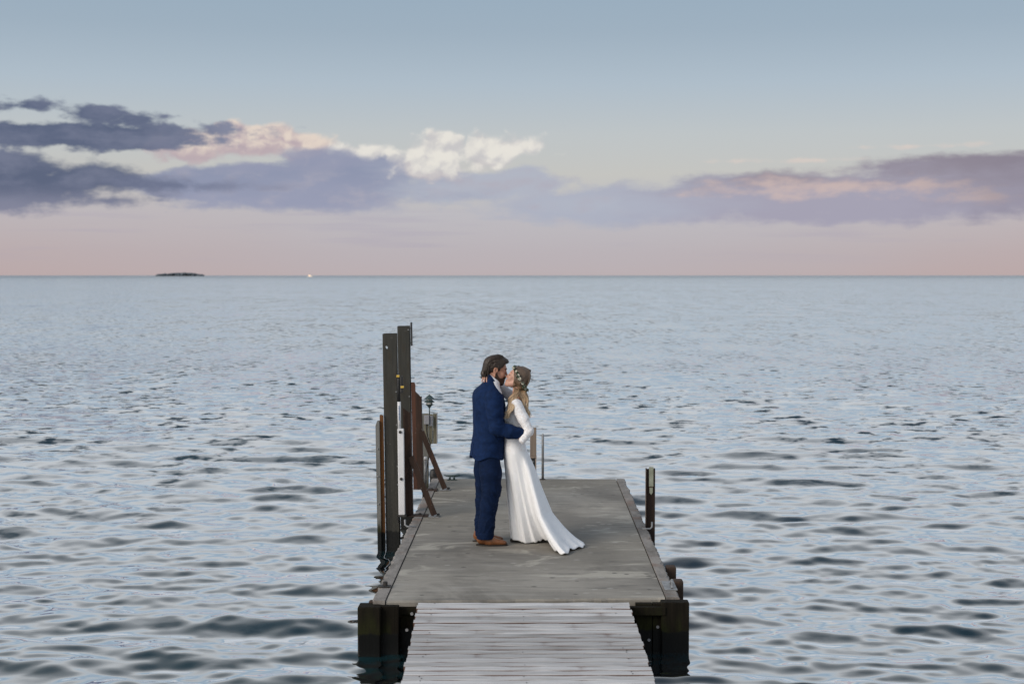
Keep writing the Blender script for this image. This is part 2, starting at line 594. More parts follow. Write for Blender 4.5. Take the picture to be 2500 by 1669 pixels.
# ------------------------------------------------------------------ far shore things
def far_things():
    mi = mat_noise('far_land', (0.05, 0.055, 0.05, 1), (0.09, 0.085, 0.075, 1), (0.05,) * 3, 0.95, 4, 0, coord='Object')
    mw = mat_noise('hazed_far_wood', (0.085, 0.105, 0.125, 1), (0.115, 0.138, 0.16, 1), (0.08,) * 3, 0.95, 4, 0, coord='Object')  # blue-grey haze of distance is put into the foliage colour
    rng = random.Random(3)
    # island base
    v, f = [], []
    n = 40
    for i in range(n + 1):
        u = i / n * 2 - 1
        w = math.sqrt(max(0, 1 - u * u))
        for (yy, zz) in ((-34 * w, -1.0), (-22 * w, 1.6 * w + rng.uniform(0, .4)), (0, 2.8 * w), (22 * w, 1.6 * w), (34 * w, -1.0)):
            v.append((u * 88, yy, zz))
    for i in range(n):
        for k in range(4):
            a = i * 5 + k
            f.append((a, a + 5, a + 6, a + 1))
    o = MB().add(v, f).build('island', mi, None, True, kind='structure')
    o.location = (-1236, 5000, 0)
    # its wood
    bm = bmesh.new()
    for i in range(330):
        u = rng.uniform(-.97, .97)
        w = (1 - abs(u) ** 5) ** .5
        r = rng.uniform(2.6, 4.4)
        h = (10.5 + 1.4 * math.sin(u * 4 + 1) + rng.uniform(-1.2, 1.2)) * w ** .8
        M = Matrix.Translation((u * 84, rng.uniform(-26, 20) * w, max(1.0, h - r * rng.uniform(.6, 2.4)))) @ Matrix.Diagonal((r * 1.2, r * 1.2, r, 1))
        q = bmesh.ops.create_icosphere(bm, subdivisions=1, radius=1, matrix=M)
        for vv in q['verts']:
            vv.co += Vector((rng.uniform(-.7, .7), rng.uniform(-.7, .7), rng.uniform(-.6, .6)))
    wo = MB().bm(bm).build('island_wood', mw, None, False, label='dark low wood covering the small island on the horizon', cat='wood', kind='stuff')
    wo.location = (-1236, 5000, 0)
    # motor cruiser
    mh = mat_noise('boat_paint', (0.80, 0.72, 0.62, 1), (0.82, 0.76, 0.68, 1), (1,) * 3, 0.35, 2, 0)
    md = mat_noise('boat_glass', (0.03, 0.03, 0.035, 1), (0.05, 0.05, 0.05, 1), (1,) * 3, 0.1, 2, 0)
    ml, t, b = new_mat('boat_sun_glint')
    b.inputs['Base Color'].default_value = (0.9, 0.6, 0.35, 1)
    b.inputs['Emission Color'].default_value = (1.0, 0.55, 0.25, 1)
    b.inputs['Emission Strength'].default_value = 1.6  # glowing pane added to stand in for the sun's glint on the boat
    B = thing('motor_cruiser', 'tiny cream motor cruiser with added sun glint far out on the horizon', 'boat', (-466, 3000, 0), R(-14))
    prof = [(-5.6, 0), (-5.6, .9), (5.2, 1.4), (6.6, 1.5), (5.0, -.1), (-5.0, -.2)]
    MB().prism([(-5.6, -.2), (-5.8, 1.5), (2.0, 1.7), (6.8, 2.2), (5.2, -.2)], -1.7, 1.7).build('hull', mh, B)
    MB().prism([(-3.6, 1.55), (-3.4, 3.5), (1.0, 3.6), (2.6, 1.75)], -1.35, 1.35).build('cabin', mh, B)
    MB().prism([(-2.9, 2.3), (-2.8, 3.1), (.8, 3.15), (1.5, 2.35)], -1.42, -1.36).build('glint_window', ml, B)
    MB().prism([(-2.6, 3.62), (-2.4, 4.2), (.2, 4.2), (.8, 3.65)], -1.0, 1.0).build('flybridge', mh, B)
    MB().tube([(-1.2, 0, 4.2), (-1.6, 0, 6.0)], .06, 6).build('mast', md, B)


far_things()

# ------------------------------------------------------------------ dock materials
DZ = 0.42


def concrete_material():
    m, t, b = new_mat('broomed_concrete')
    p = pos(t, 'Object')
    x, y, z = sep(t, p)
    patch = noise(t, vec(t, x * 0.7, y * 0.55, 1.0), 1.0, 5, 0.6, 0.5)
    broad = noise(t, vec(t, x * 0.35 + 5.0, y * 0.3, 2.0), 1.0, 3, 0.5)
    broom = noise(t, vec(t, x * 3.0, y * 70.0, 3.0), 1.0, 4, 0.6)
    streak = noise(t, vec(t, x * 2.2, y * 11.0, 7.0), 1.0, 5, 0.62)
    grain = noise(t, p, 160.0, 3, 0.6)
    c = cmix(t, patch.ss(0.32, 0.68), (0.190, 0.174, 0.150, 1), (0.395, 0.365, 0.315, 1))
    c = cmix(t, broad.ss(0.42, 0.66) * 0.65, c, (0.215, 0.190, 0.145, 1))
    stain = noise(t, vec(t, x * 0.9 + 3.0, y * 0.7 + 1.0, 5.0), 1.0, 5, 0.65, 0.6)
    c = cmix(t, stain.ss(0.52, 0.68) * 0.6, c, (0.105, 0.095, 0.078, 1))
    c = cmix(t, streak.ss(0.54, 0.72) * 0.5, c, (0.46, 0.445, 0.41, 1))
    c = cmix(t, streak.ss(0.46, 0.30) * 0.6, c, (0.095, 0.092, 0.084, 1))
    c = cmix(t, broom.ss(0.35, 0.65) * 0.30, c, (0.11, 0.107, 0.10, 1))
    # pale swirls of trowelled laitance
    sw = noise(t, vec(t, x * 0.9 + noise(t, vec(t, x, y, 4.0), 0.8, 2) * 1.6, y * 2.2, 8.0), 1.0, 4, 0.6, 1.2)
    c = cmix(t, sw.ss(0.57, 0.68) * 0.7, c, (0.50, 0.47, 0.40, 1))
    pits = voronoi(t, vec(t, x * 4.5, y * 6.0, 0.0), 1.0, 'F1')
    pit = pits.ss(0.15, 0.07) * noise(t, p, 2.0, 2).ss(0.44, 0.54)
    chip = voronoi(t, vec(t, x * 5.0 + 9.0, y * 8.0 + 4.0, 0.0), 1.0, 'F1').ss(0.20, 0.08) * noise(t, p, 1.4, 2).ss(0.46, 0.60)
    c = cmix(t, chip * 0.55, c, (0.50, 0.48, 0.44, 1))
    c = cmix(t, pit * 0.8, c, (0.035, 0.032, 0.028, 1))
    setc(t, b, 'Base Color', cmix(t, grain.ss(0.3, 0.7) * 0.3, c, (0.15, 0.145, 0.13, 1)))
    b.inputs['Roughness'].default_value = 0.88
    bump(t, b, broom * 0.5 + grain * 0.3 + patch * 0.6, 0.35, 0.006)
    return m


def edge_material():
    m, t, b = new_mat('worn_concrete_edge')
    p = pos(t, 'Object')
    x, y, z = sep(t, p)
    n = noise(t, vec(t, x * 6.0, y * 2.0, z * 6.0), 1.0, 6, 0.65)
    c = cmix(t, n.ss(0.3, 0.7), (0.14, 0.128, 0.115, 1), (0.29, 0.268, 0.245, 1))
    c = cmix(t, noise(t, p, 3.1, 4, 0.6).ss(0.55, 0.68) * 0.6, c, (0.20, 0.13, 0.10, 1))
    setc(t, b, 'Base Color', c)
    b.inputs['Roughness'].default_value = 0.9
    bump(t, b, noise(t, p, 30.0, 5, 0.7), 0.6, 0.012)
    return m


def wood_material(name, c0, c1, c2, along='x', rough=0.85, wet_z=None, freq=60.0, spec=0.3, edge=None):
    """grain runs along the given axis; wet_z: height of the waterline stain (world metres)"""
    m, t, b = new_mat(name)
    p = pos(t, 'Object')
    oi = t.nodes.new('ShaderNodeObjectInfo')
    rnd = X(t, oi.outputs['Random'])
    x, y, z = sep(t, p)
    g = {'x': (x * 1.2 + rnd * 37.0, y * freq, z * freq), 'z': (x * freq, y * freq, z * 1.5 + rnd * 37.0), 'y': (x * freq, y * 1.2 + rnd * 37.0, z * freq)}[along]
    n = noise(t, vec(t, *g), 1.0, 5, 0.6, 0.3)
    g2 = {'x': (x * 1.6 + rnd * 91.0, y * 6.0, z * 6.0), 'z': (x * 6.0, y * 6.0, z * 1.6 + rnd * 91.0), 'y': (x * 6.0, y * 1.6 + rnd * 91.0, z * 6.0)}[along]
    n2 = noise(t, vec(t, *g2), 1.0, 4, 0.6)
    c = cmix(t, n.ss(0.3, 0.7), c0, c1)
    c = cmix(t, n2.ss(0.5, 0.72) * 0.7, c, c2)
    if edge is not None:
        c = cmix(t, (z + (n2 - 0.5) * 0.004).ss(-0.0018, -0.0050), c, edge)
    hv = t.nodes.new('ShaderNodeHueSaturation')
    t.links.new(c.s, hv.inputs['Color'])
    t.links.new((rnd * 0.40 + 0.76).s, hv.inputs['Value'])
    c = X(t, hv.outputs[0])
    if wet_z is not None:
        gp = t.nodes.new('ShaderNodeNewGeometry')
        wz = sep(t, X(t, gp.outputs['Position']))[2]
        wob = noise(t, vec(t, x * 9.0, y * 9.0, 0.0), 1.0, 4, 0.6) - 0.5
        wet = (wz + wob * 0.09).ss(wet_z + 0.012, wet_z - 0.012)
        alg = (wz + wob * 0.2).ss(wet_z + 0.20, wet_z + 0.02)
        c = cmix(t, alg * n2.ss(0.4, 0.6), c, (0.018, 0.020, 0.006, 1))
        c = cmix(t, wet, c, (0.0045, 0.005, 0.0045, 1))
        setc(t, b, 'Roughness', wet.ss(0.0, 1.0, rough, 0.45))
    else:
        b.inputs['Roughness'].default_value = rough
    setc(t, b, 'Base Color', c)
    b.inputs['Specular IOR Level'].default_value = spec
    bump(t, b, n * 0.7 + n2 * 0.5, 0.5, 0.004)
    return m


def steel_material(name, c0, c1, c2, rough=0.7, wet_z=None):
    m, t, b = new_mat(name)
    p = pos(t, 'Object')
    x, y, z = sep(t, p)
    n = noise(t, vec(t, x * 22.0, y * 22.0, z * 1.6), 1.0, 6, 0.65)
    n2 = noise(t, vec(t, x * 9.0, y * 9.0, z * 3.0), 1.0, 5, 0.6)
    c = cmix(t, n.ss(0.3, 0.7), c0, c1)
    c = cmix(t, n2.ss(0.52, 0.70) * 0.75, c, c2)
    spk = voronoi(t, p, 26.0).ss(0.16, 0.08) * noise(t, p, 5.0, 2).ss(0.52, 0.6)
    c = cmix(t, spk * 0.6, c, (0.20, 0.19, 0.17, 1))
    if wet_z is not None:
        gp = t.nodes.new('ShaderNodeNewGeometry')
        wz = sep(t, X(t, gp.outputs['Position']))[2]
        c = cmix(t, (wz + (n2 - 0.5) * 0.08).ss(wet_z + 0.012, wet_z - 0.012), c, (0.0045, 0.005, 0.0045, 1))
    setc(t, b, 'Base Color', c)
    b.inputs['Roughness'].default_value = rough
    b.inputs['Specular IOR Level'].default_value = 0.35
    bump(t, b, noise(t, p, 60.0, 4, 0.6), 0.25, 0.003)
    return m


M_CONC = concrete_material()
M_EDGE = edge_material()
M_PLANK = wood_material('silvered_planks', (0.38, 0.375, 0.372, 1), (0.62, 0.615, 0.615, 1), (0.32, 0.305, 0.29, 1), 'x', 0.8, edge=(0.13, 0.075, 0.055, 1))
M_STRINGER = wood_material('reddish_joist', (0.16, 0.09, 0.07, 1), (0.24, 0.14, 0.11, 1), (0.12, 0.08, 0.06, 1), 'y', 0.9)
M_TIMBER = wood_material('tarred_timber', (0.006, 0.005, 0.003, 1), (0.014, 0.011, 0.007, 1), (0.013, 0.013, 0.005, 1), 'z', 0.85, 0.18, spec=0.15)
M_FENDER = wood_material('brown_fender_wood', (0.045, 0.028, 0.020, 1), (0.085, 0.055, 0.040, 1), (0.05, 0.045, 0.03, 1), 'z', 0.85, 0.15)
M_GREYWOOD = wood_material('grey_pile_timber', (0.12, 0.12, 0.11, 1), (0.19, 0.19, 0.18, 1), (0.09, 0.085, 0.07, 1), 'z', 0.85, 0.24)
M_TANWOOD = wood_material('tan_post_wood', (0.26, 0.20, 0.155, 1), (0.36, 0.29, 0.23, 1), (0.20, 0.15, 0.12, 1), 'z', 0.8)
M_BOARD = wood_material('weathered_board', (0.13, 0.125, 0.09, 1), (0.24, 0.22, 0.16, 1), (0.05, 0.05, 0.035, 1), 'z', 0.85)
M_STEEL = steel_material('weathered_pile_steel', (0.026, 0.026, 0.022, 1), (0.048, 0.046, 0.038, 1), (0.034, 0.028, 0.019, 1), 0.65, 0.24)
M_RUST = steel_material('dark_rusted_steel', (0.022, 0.012, 0.008, 1), (0.045, 0.024, 0.016, 1), (0.075, 0.033, 0.018, 1), 0.8, 0.2)
M_RUSTY = steel_material('orange_rusted_steel', (0.12, 0.050, 0.016, 1), (0.19, 0.080, 0.024, 1), (0.09, 0.045, 0.02, 1), 0.85, 0.24)
M_REDRUST = steel_material('red_rusted_steel', (0.055, 0.024, 0.015, 1), (0.095, 0.040, 0.024, 1), (0.035, 0.02, 0.014, 1), 0.8)
M_GALV = mat_noise('galvanised_steel', (0.20, 0.205, 0.21, 1), (0.33, 0.335, 0.34, 1), (25, 25, 25), 0.5, 4, 0.1, 0.002, 0.4)
M_DARKMETAL = mat_noise('dark_iron', (0.02, 0.02, 0.02, 1), (0.05, 0.045, 0.04, 1), (30, 30, 30), 0.6, 4, 0.2, 0.002, 0.3)
M_TEALMETAL = mat_noise('green_bronze', (0.03, 0.055, 0.055, 1), (0.07, 0.10, 0.10, 1), (30, 30, 30), 0.55, 4, 0.2, 0.002, 0.3)
M_WHITE = mat_noise('white_plastic', (0.62, 0.62, 0.63, 1), (0.72, 0.72, 0.73, 1), (3, 3, 3), 0.45, 3, 0.05, 0.001)
M_BLUEINK = mat_noise('blue_lettering', (0.03, 0.09, 0.22, 1), (0.04, 0.12, 0.26, 1), (9, 9, 9), 0.5, 2, 0)
M_YELLOW = mat_noise('yellow_plastic', (0.55, 0.36, 0.05, 1), (0.62, 0.42, 0.07, 1), (9, 9, 9), 0.5, 2, 0)
M_BLACK = mat_noise('black_rubber', (0.010, 0.010, 0.011, 1), (0.022, 0.022, 0.022, 1), (20, 20, 20), 0.55, 3, 0.1, 0.002)
M_LENS = mat_noise('frosted_lamp_lens', (0.55, 0.54, 0.50, 1), (0.65, 0.64, 0.60, 1), (20, 20, 20), 0.3, 2, 0)
M_GREENPAINT = mat_noise('pale_green_plate_paint', (0.30, 0.31, 0.22, 1), (0.42, 0.43, 0.33, 1), (14, 14, 14), 0.6, 4, 0.1, 0.002)
M_GREYBOX = mat_noise('grey_box_enamel', (0.22, 0.22, 0.24, 1), (0.30, 0.30, 0.32, 1), (8, 8, 8), 0.5, 3, 0.05, 0.002)

# ------------------------------------------------------------------ dock
XL, XR = -1.27, 1.20
YF_L, YF_R, YB = 11.245, 11.40, 18.1


def jag(n, amp, rng):
    return [rng.uniform(-amp, amp) for _ in range(n)]


def build_dock():
    rng = random.Random(21)
    D = thing('dock', 'concrete topped timber crib dock standing in the lake under the couple', 'dock', (0, 0, 0))
    # slab top between the two edge strips, with a chipped near lip
    xs = np.linspace(XL + 0.115, XR - 0.115, 40)
    front = [YF_L + (YF_R - YF_L) * (x - XL) / (XR - XL) + rng.uniform(-.006, .006) for x in xs]
    v, f = [], []
    for x, y in zip(xs, front):
        v += [(x, y + .012, DZ), (x, y, DZ - .014), (x, y + .004, DZ - .11), (x, YB, DZ), (x, YB, DZ - .11)]
    for i in range(len(xs) - 1):
        a, b_ = i * 5, (i + 1) * 5
        f += [(a, b_, b_ + 3, a + 3), (a + 1, b_ + 1, b_, a), (a + 2, b_ + 2, b_ + 1, a + 1), (a + 3, b_ + 3, b_ + 4, a + 4), (a + 4, b_ + 4, b_ + 2, a + 2)]
    f += [(0, 3, 4, 2, 1), tuple((len(xs) - 1) * 5 + k for k in (1, 2, 4, 3, 0))]
    MB().add(v, f).build('deck_slab', M_CONC, D)
    # edge strips: separate cast lengths with broken outer arris
    for side in (-1, 1):
        y = (YF_L if side < 0 else YF_R) - .004
        while y < YB - .05:
            L = min(rng.uniform(1.1, 2.1), YB - y)
            if YB - (y + L) < .3:
                L = YB - y
            n = max(6, int(L / .07))
            v, f = [], []
            inn = (XL + .105) if side < 0 else (XR - .105)
            for i in range(n + 1):
                yy = y + (L - .008) * i / n
                out = (XL if side < 0 else XR) + side * (rng.uniform(-.012, .006))
                dz = rng.uniform(-.004, .003)
                zt = DZ + .007
                chip = .012 + (rng.uniform(.01, .03) if rng.random() < .18 else 0)
                v += [(inn, yy, DZ - .10), (inn, yy, zt), (out - side * chip, yy, zt + dz * .4), (out, yy, zt - .012 + dz), (out - side * .01, yy, DZ - .10)]
            for i in range(n):
                a, b_ = i * 5, i * 5 + 5
                for k in range(5):
                    q = (a + k, a + (k + 1) % 5, b_ + (k + 1) % 5, b_ + k)
                    f.append(q if side > 0 else q[::-1])
            f.append((0, 1, 2, 3, 4) if side < 0 else (4, 3, 2, 1, 0))
            e = tuple(n * 5 + k for k in range(5))
            f.append(e[::-1] if side < 0 else e)
            MB().add(v, f).build('edge_strip', M_EDGE, D)
            y += L
    # crib: bearing boards just under the slab and vertical facing boards on the near end
    MB().box(XL + .05, XR - .05, YF_R + .10, YB - .06, DZ - .20, DZ - .112, .004).build('bearer', M_TIMBER, D)
    x = XL + .03
    k = 0
    while x < XR - .06:
        w = min(rng.uniform(.12, .21), XR - .03 - x)
        yf = YF_L + (YF_R - YF_L) * (x + w / 2 - XL) / (XR - XL) + .035 + rng.uniform(-.008, .012)
        zt = DZ - .118 - rng.uniform(0, .006)
        if x + w < -.90 or x > .82:          # beside the gangway the boards stand in front of the slab
            yf -= .105
            zt = DZ - .024 - rng.uniform(0, .006)
        MB().box(x + .002, x + w - .003, yf, yf + .06, -.5, zt, .006).build('facing_board', M_TIMBER, D)
        x += w
        k += 1
    MB().box(XL + .10, XR - .12, YF_L + .015, YF_L + .07, DZ - .112, DZ - .045, .006, Matrix.Translation((0, 0, 0))).build('end_beam', M_TIMBER, D)
    # long side boards
    for sx in (XL + .03, XR - .085):
        for z0 in (-.46, -.21, .04):
            MB().box(sx, sx + .055, YF_R + .13, YB - .02, z0, z0 + .235, .006).build('side_board', M_FENDER, D)
    for z0 in (-.46, -.21, .04):
        MB().box(XL + .1, XR - .1, YB - .09, YB - .035, z0, z0 + .235, .006).build('side_board', M_FENDER, D)
    # corner posts and fender posts
    MB().box(-1.372, -1.190, 11.13, 11.30, -.8, .398, .012).build('corner_post', M_TIMBER, D)
    MB().box(1.045, 1.268, 11.27, 11.385, -.8, .412, .010).build('corner_post', M_TIMBER, D)
    for (x0, x1, y0, y1, zt) in ((1.212, 1.300, 12.00, 12.12, .425), (1.212, 1.302, 12.62, 12.74, .418), (-1.332, -1.285, 11.52, 11.62, .35)):
        MB().box(x0, x1, y0, y1, -.8, zt, .016).build('fender_post', M_FENDER, D)
    MB().box(1.10, 1.30, 12.17, 12.19, .20, .34, .003).build('fender_strap', M_RUST, D)
    # bolt heads on the near face
    bolt = MB().lathe([(.003, -.010), (.011, -.010), (.013, -.004), (.013, 0.0), (.003, 0.0)], 8).mesh('bolt')
    bolt.materials.append(M_GALV)
    for (bx, bz) in ((-.945, .335), (-.985, .205), (-1.205, .19), (.90, .345), (1.02, .205), (.95, .10)):
        yf = YF_L + (YF_R - YF_L) * (bx - XL) / (XR - XL) - .082
        o = link('bolt', bolt, None, D)
        o.location = (bx, yf, bz)
        o.rotation_euler = (R(90), 0, 0)
    # iron fittings let into the edge
    for (lx, ly, s) in ((-1.262, 14.55, 1), (1.205, 14.45, -1)):
        MB().tube([(lx + s * .07, ly, DZ + .012), (lx - s * .015, ly + .005, DZ + .014), (lx - s * .035, ly + .01, DZ + .03), (lx - s * .035, ly + .01, DZ + .085)], .010, 8).build('edge_hook', M_GALV, D, True)
    MB().box(1.105, 1.21, 11.62, 11.95, DZ + .009, DZ + .019, .003).tube([(1.17, 11.66, DZ + .02), (1.175, 11.69, DZ + .05), (1.18, 11.80, DZ + .055), (1.18, 11.86, DZ + .02)], .013, 8).build('edge_plate', M_GALV, D)
    MB().box(-1.265, -1.17, 11.70, 11.78, DZ + .009, DZ + .018, .003).lathe([(.005, .018), (.02, .018), (.02, .045), (.005, .05)], 10, (-1.215, 11.76, DZ)).build('edge_plate', M_DARKMETAL, D)
    return D


build_dock()


# ------------------------------------------------------------------ gangway
def build_gangway():
    rng = random.Random(4)
    L, W = 6.4, 1.678
    G = thing('gangway', 'silver grey plank gangway leading up onto the concrete dock', 'gangway', (-.052, 11.235, DZ - .004))
    slope = math.atan(0.0415)
    G.rotation_euler = (slope, 0, R(1.0))
    # local: planks run along x, gangway runs towards -y
    variants = []
    for k in range(5):
        w = (.083, .087, .081, .085, .089)[k]
        bm = bmesh.new()
        nx = 14
        for i in range(nx + 1):
            x = -W / 2 + W * i / nx
            sag = .0022 * math.sin(i * 1.7 + k) + rng.uniform(-.001, .001)
            e = rng.uniform(-.0022, .0022)
            for (yy, zz) in ((0, -.036), (0 + e, -.006), (.006 + e, 0), (w - .006 + e, 0), (w + e, -.006), (w, -.036)):
                bm.verts.new((x, -yy, zz + sag * (zz > -.03)))
        bm.verts.ensure_lookup_table()
        for i in range(nx):
            for j in range(6):
                a = i * 6 + j
                b_ = i * 6 + (j + 1) % 6
                bm.faces.new([bm.verts[q] for q in (a, b_, b_ + 6, a + 6)])
        bm.faces.new([bm.verts[q] for q in range(5, -1, -1)])
        bm.faces.new([bm.verts[nx * 6 + q] for q in range(6)])
        bmesh.ops.recalc_face_normals(bm, faces=bm.faces)
        me = bpy.data.meshes.new('plank')
        bm.to_mesh(me)
        bm.free()
        me.materials.append(M_PLANK)
        variants.append((me, w))
    y = 0.0
    nails = MB()
    i = 0
    while y < L:
        me, w = variants[rng.randrange(5)]
        o = link('plank', me, None, G)
        o.location = (rng.uniform(-.010, .010), -y, rng.uniform(-.002, .0025))
        o.rotation_euler = (rng.uniform(-.022, .022), rng.uniform(-.0014, .0014), rng.uniform(-.0022, .0022))
        for nx in (-.72, -.02, .70):
            for q in (.022, w - .024):
                if rng.random() < .3:
                    nails.lathe([(.001, .0), (.0045, .0), (.0045, .0025), (.001, .003)], 6, (nx + rng.uniform(-.012, .012), -y - q, .001))
        y += w + rng.uniform(.007, .014)
        i += 1
    nails.build('nail', M_DARKMETAL, G, kind='stuff')
    for x in (-.76, 0, .76):
        MB().box(x - .025, x + .025, -L, -.02, -.24, -.041, .004).build('stringer', M_STRINGER, G)
    for x in (-.80, .80):
        MB().box(x - .06, x + .06, -5.0, -4.88, -.9, -.245, .01).build('support_post', M_FENDER, G)


build_gangway()


# ------------------------------------------------------------------ piles
def plate_with_hole(mb, x0, x1, z0, z1, y0, y1, hx, hz, hr, n=24):
    """rectangular plate in XZ with a round hole"""
    ring, outer = [], []
    for k in range(n):
        a = 2 * math.pi * (k + .5) / n
        c, s = math.cos(a), math.sin(a)
        ring.append((hx + hr * c, hz + hr * s))
        tx = ((x1 - hx) / c) if c > 0 else ((x0 - hx) / c)
        tz = ((z1 - hz) / s) if s > 0 else ((z0 - hz) / s)
        tt = min(tx, tz)
        outer.append([hx + tt * c, hz + tt * s])
    # snap the samples nearest to the corners
    for cx in (x0, x1):
        for cz in (z0, z1):
            j = min(range(n), key=lambda q: (outer[q][0] - cx) ** 2 + (outer[q][1] - cz) ** 2)
            outer[j] = [cx, cz]
    v = [(x, y0, z) for x, z in ring] + [(x, y0, z) for x, z in outer] + [(x, y1, z) for x, z in ring] + [(x, y1, z) for x, z in outer]
    f = []
    for k in range(n):
        j = (k + 1) % n
        f += [(k, n + k, n + j, j), (2 * n + j, 3 * n + j, 3 * n + k, 2 * n + k), (j, 2 * n + j, 2 * n + k, k), (n + k, 3 * n + k, 3 * n + j, n + j)]
    mb.add(v, f)


def bolts(parent, pts, mat=M_GALV, r=.010, axis='y'):
    me = MB().lathe([(.001, 0), (r, 0), (r, r * .7), (r * .6, r * 1.0), (.001, r * 1.05)], 8).mesh('bolt')
    me.materials.append(mat)
    for p in pts:
        o = link('bolt', me, None, parent)
        o.location = p
        o.rotation_euler = {'y': (R(90), 0, 0), 'x': (0, R(90), 0), 'z': (0, 0, 0)}[axis]


def brace(parent, a, b, w, y0, y1):
    """flat angle iron from a to b in the XZ plane"""
    ax, az_ = a
    bx, bz = b
    d = Vector((bx - ax, bz - az_)).normalized()
    nrm = Vector((-d.y, d.x)) * w / 2
    poly = [(ax + nrm.x, az_ + nrm.y), (bx + nrm.x, bz + nrm.y), (bx - nrm.x, bz - nrm.y), (ax - nrm.x, az_ - nrm.y)]
    mb = MB().prism(poly, y0, y0 + .012)
    n2 = Vector((-d.y, d.x)) * (w / 2)
    n3 = Vector((-d.y, d.x)) * (w / 2 - .010)
    if nrm.y < 0:
        n2, n3 = -n2, -n3
    mb.prism([(ax + n2.x, az_ + n2.y), (bx + n2.x, bz + n2.y), (bx + n3.x, bz + n3.y), (ax + n3.x, az_ + n3.y)], y0 + .0125, y1)
    return mb.build('brace', M_RUST, parent)


def build_piles():
    # ---- near pile
    P = thing('steel_pile', 'near dark steel H pile with a round hole near its top', 'pile', (-1.50, 15.42, 0))
    P.rotation_euler = (0, R(-0.75), 0)
    w, top = .073, 2.39
    mb = MB()
    for y0 in (-.075, .063):
        plate_with_hole(mb, -w, w, top - .30, top, y0, y0 + .012, -.037, top - .150, .019)
        mb.box(-w, w, y0, y0 + .012, -1.0, top - .3005)
    mb.box(-.006, .006, -.0625, .0625, -1.0, top - .35)
    mb.build('beam', M_STEEL, P)
    MB().prism([(-.160, -1), (-.160, 1.40), (-.142, 1.45), (-.118, 1.45), (-.118, -1)], -.13, -.05).build('timber', M_GREYWOOD, P)
    MB().box(-.117, -.077, -.10, -.07, -1, 1.508, .003).box(-.117, -.107, -.069, .02, -1, 1.508).build('channel', M_RUSTY, P)
    bolts(P, [(-.14, -.131, z) for z in (.55, .85, 1.15)] + [(-.075, -.076, z) for z in (.62, .80)], M_GALV, .009)
    bolts(P, [(.066, -.076, z) for z in (1.76, 1.40, .95, .75)], M_GALV, .008)
    # bracket standing on the deck, with its brace
    PB = thing('pile_bracket', 'dark rusted bracket bracing the near pile to the dock, white tube beside it', 'bracket', (0, 0, 0))
    MB().prism([(-1.348, DZ + .003), (-1.381, 1.60), (-1.306, 1.545), (-1.283, DZ + .003)], 15.255, 15.267).build('upright_plate', M_RUST, PB)
    MB().prism([(-1.2825, DZ + .003), (-1.3055, 1.543), (-1.298, 1.538), (-1.275, DZ + .003)], 15.252, 15.36).build('upright_flange', M_RUST, PB)
    brace(PB, (-1.291, 1.075), (-1.040, DZ + .02), .062, 15.215, 15.25)
    MB().box(-1.10, -.985, 15.17, 15.31, DZ + .002, DZ + .012, .002).build('base_plate', M_GALV, PB)
    MB().box(-1.33, -1.11, 15.20, 15.34, DZ + .002, DZ + .013, .002).build('base_plate', M_RUST, PB)
    bolts(PB, [(-1.0, 15.19, DZ + .012), (-1.0, 15.28, DZ + .012), (-1.16, 15.23, DZ + .014), (-1.2, 15.30, DZ + .014)], M_DARKMETAL, .016, 'z')
    # ---- white tube with its head
    T = thing('tube_pole', 'slim white tube with blue lettering and black yellow clipped head beside near pile', 'pole', (-1.381, 15.19, 0))
    T.rotation_euler = (0, R(-0.6), 0)
    MB().box(-.034, .034, -.03, .03, DZ + .03, 1.378, .008).build('sleeve', M_WHITE, T)
    MB().lathe([(.004, 1.375), (.018, 1.375), (.018, 1.668), (.004, 1.668)], 14, (-.014, 0, 0)).build('tube', M_WHITE, T, True)
    MB().lathe([(.004, 1.666), (.016, 1.668), (.016, 1.90), (.012, 1.93), (.004, 1.93)], 12, (-.016, 0, 0)).build('head', M_BLACK, T, True)
    MB().box(-.002, .030, -.012, .012, 1.76, 1.945, .010).build('hook', M_BLACK, T)
    MB().box(-.036, -.006, -.02, .016, 1.930, 1.955, .004).build('clip', M_YELLOW, T)
    MB().box(.006, .040, -.02, .016, 1.815, 1.838, .004).build('clip', M_YELLOW, T)
    bolts(T, [(-.004, -.031, 1.345), (.0, -.031, .84)], M_DARKMETAL, .016)
    lt = MB()
    rr = random.Random(8)
    z = 1.625
    while z > 1.47:
        h = rr.choice((.010, .014, .018))
        lt.box(-.020, -.008, -.0195, -.0182, z - h, z)
        z -= h + .004
    lt.build('lettering', M_BLUEINK, T, label='vertical blue printed lettering')
    MB().box(-.045, -.036, -.06, .06, DZ - .06, DZ + .03).box(-.045, .05, -.06, .06, DZ + .011, DZ + .029, .003).build('foot', M_DARKMETAL, T)
    # ---- far pile
    Q = thing('steel_pile', 'taller far steel H pile with a thin black bracket at its top', 'pile', (-1.515, 17.30, 0))
    Q.rotation_euler = (0, R(-0.8), 0)
    mb = MB()
    w = .072
    for y0 in (-.075, .063):
        mb.box(-w, w, y0, y0 + .012, -1.0, 2.405, .001)
    mb.box(-.006, .006, -.0625, .0625, -1.0, 2.38)
    mb.build('beam', M_STEEL, Q)
    MB().tube([(.098, -.06, 2.165), (.098, -.06, 2.45)], .012, 8).box(.07, .10, -.072, -.05, 2.37, 2.385).box(.07, .10, -.072, -.05, 2.19, 2.205).build('top_bracket', M_BLACK, Q)
    bolts(Q, [(.062, -.076, z) for z in (2.36, 1.55, 1.2, .9)], M_GALV, .009)
    QB = thing('pile_bracket', 'red brown rusted bracket bracing the far pile to the dock', 'bracket', (0, 0, 0))
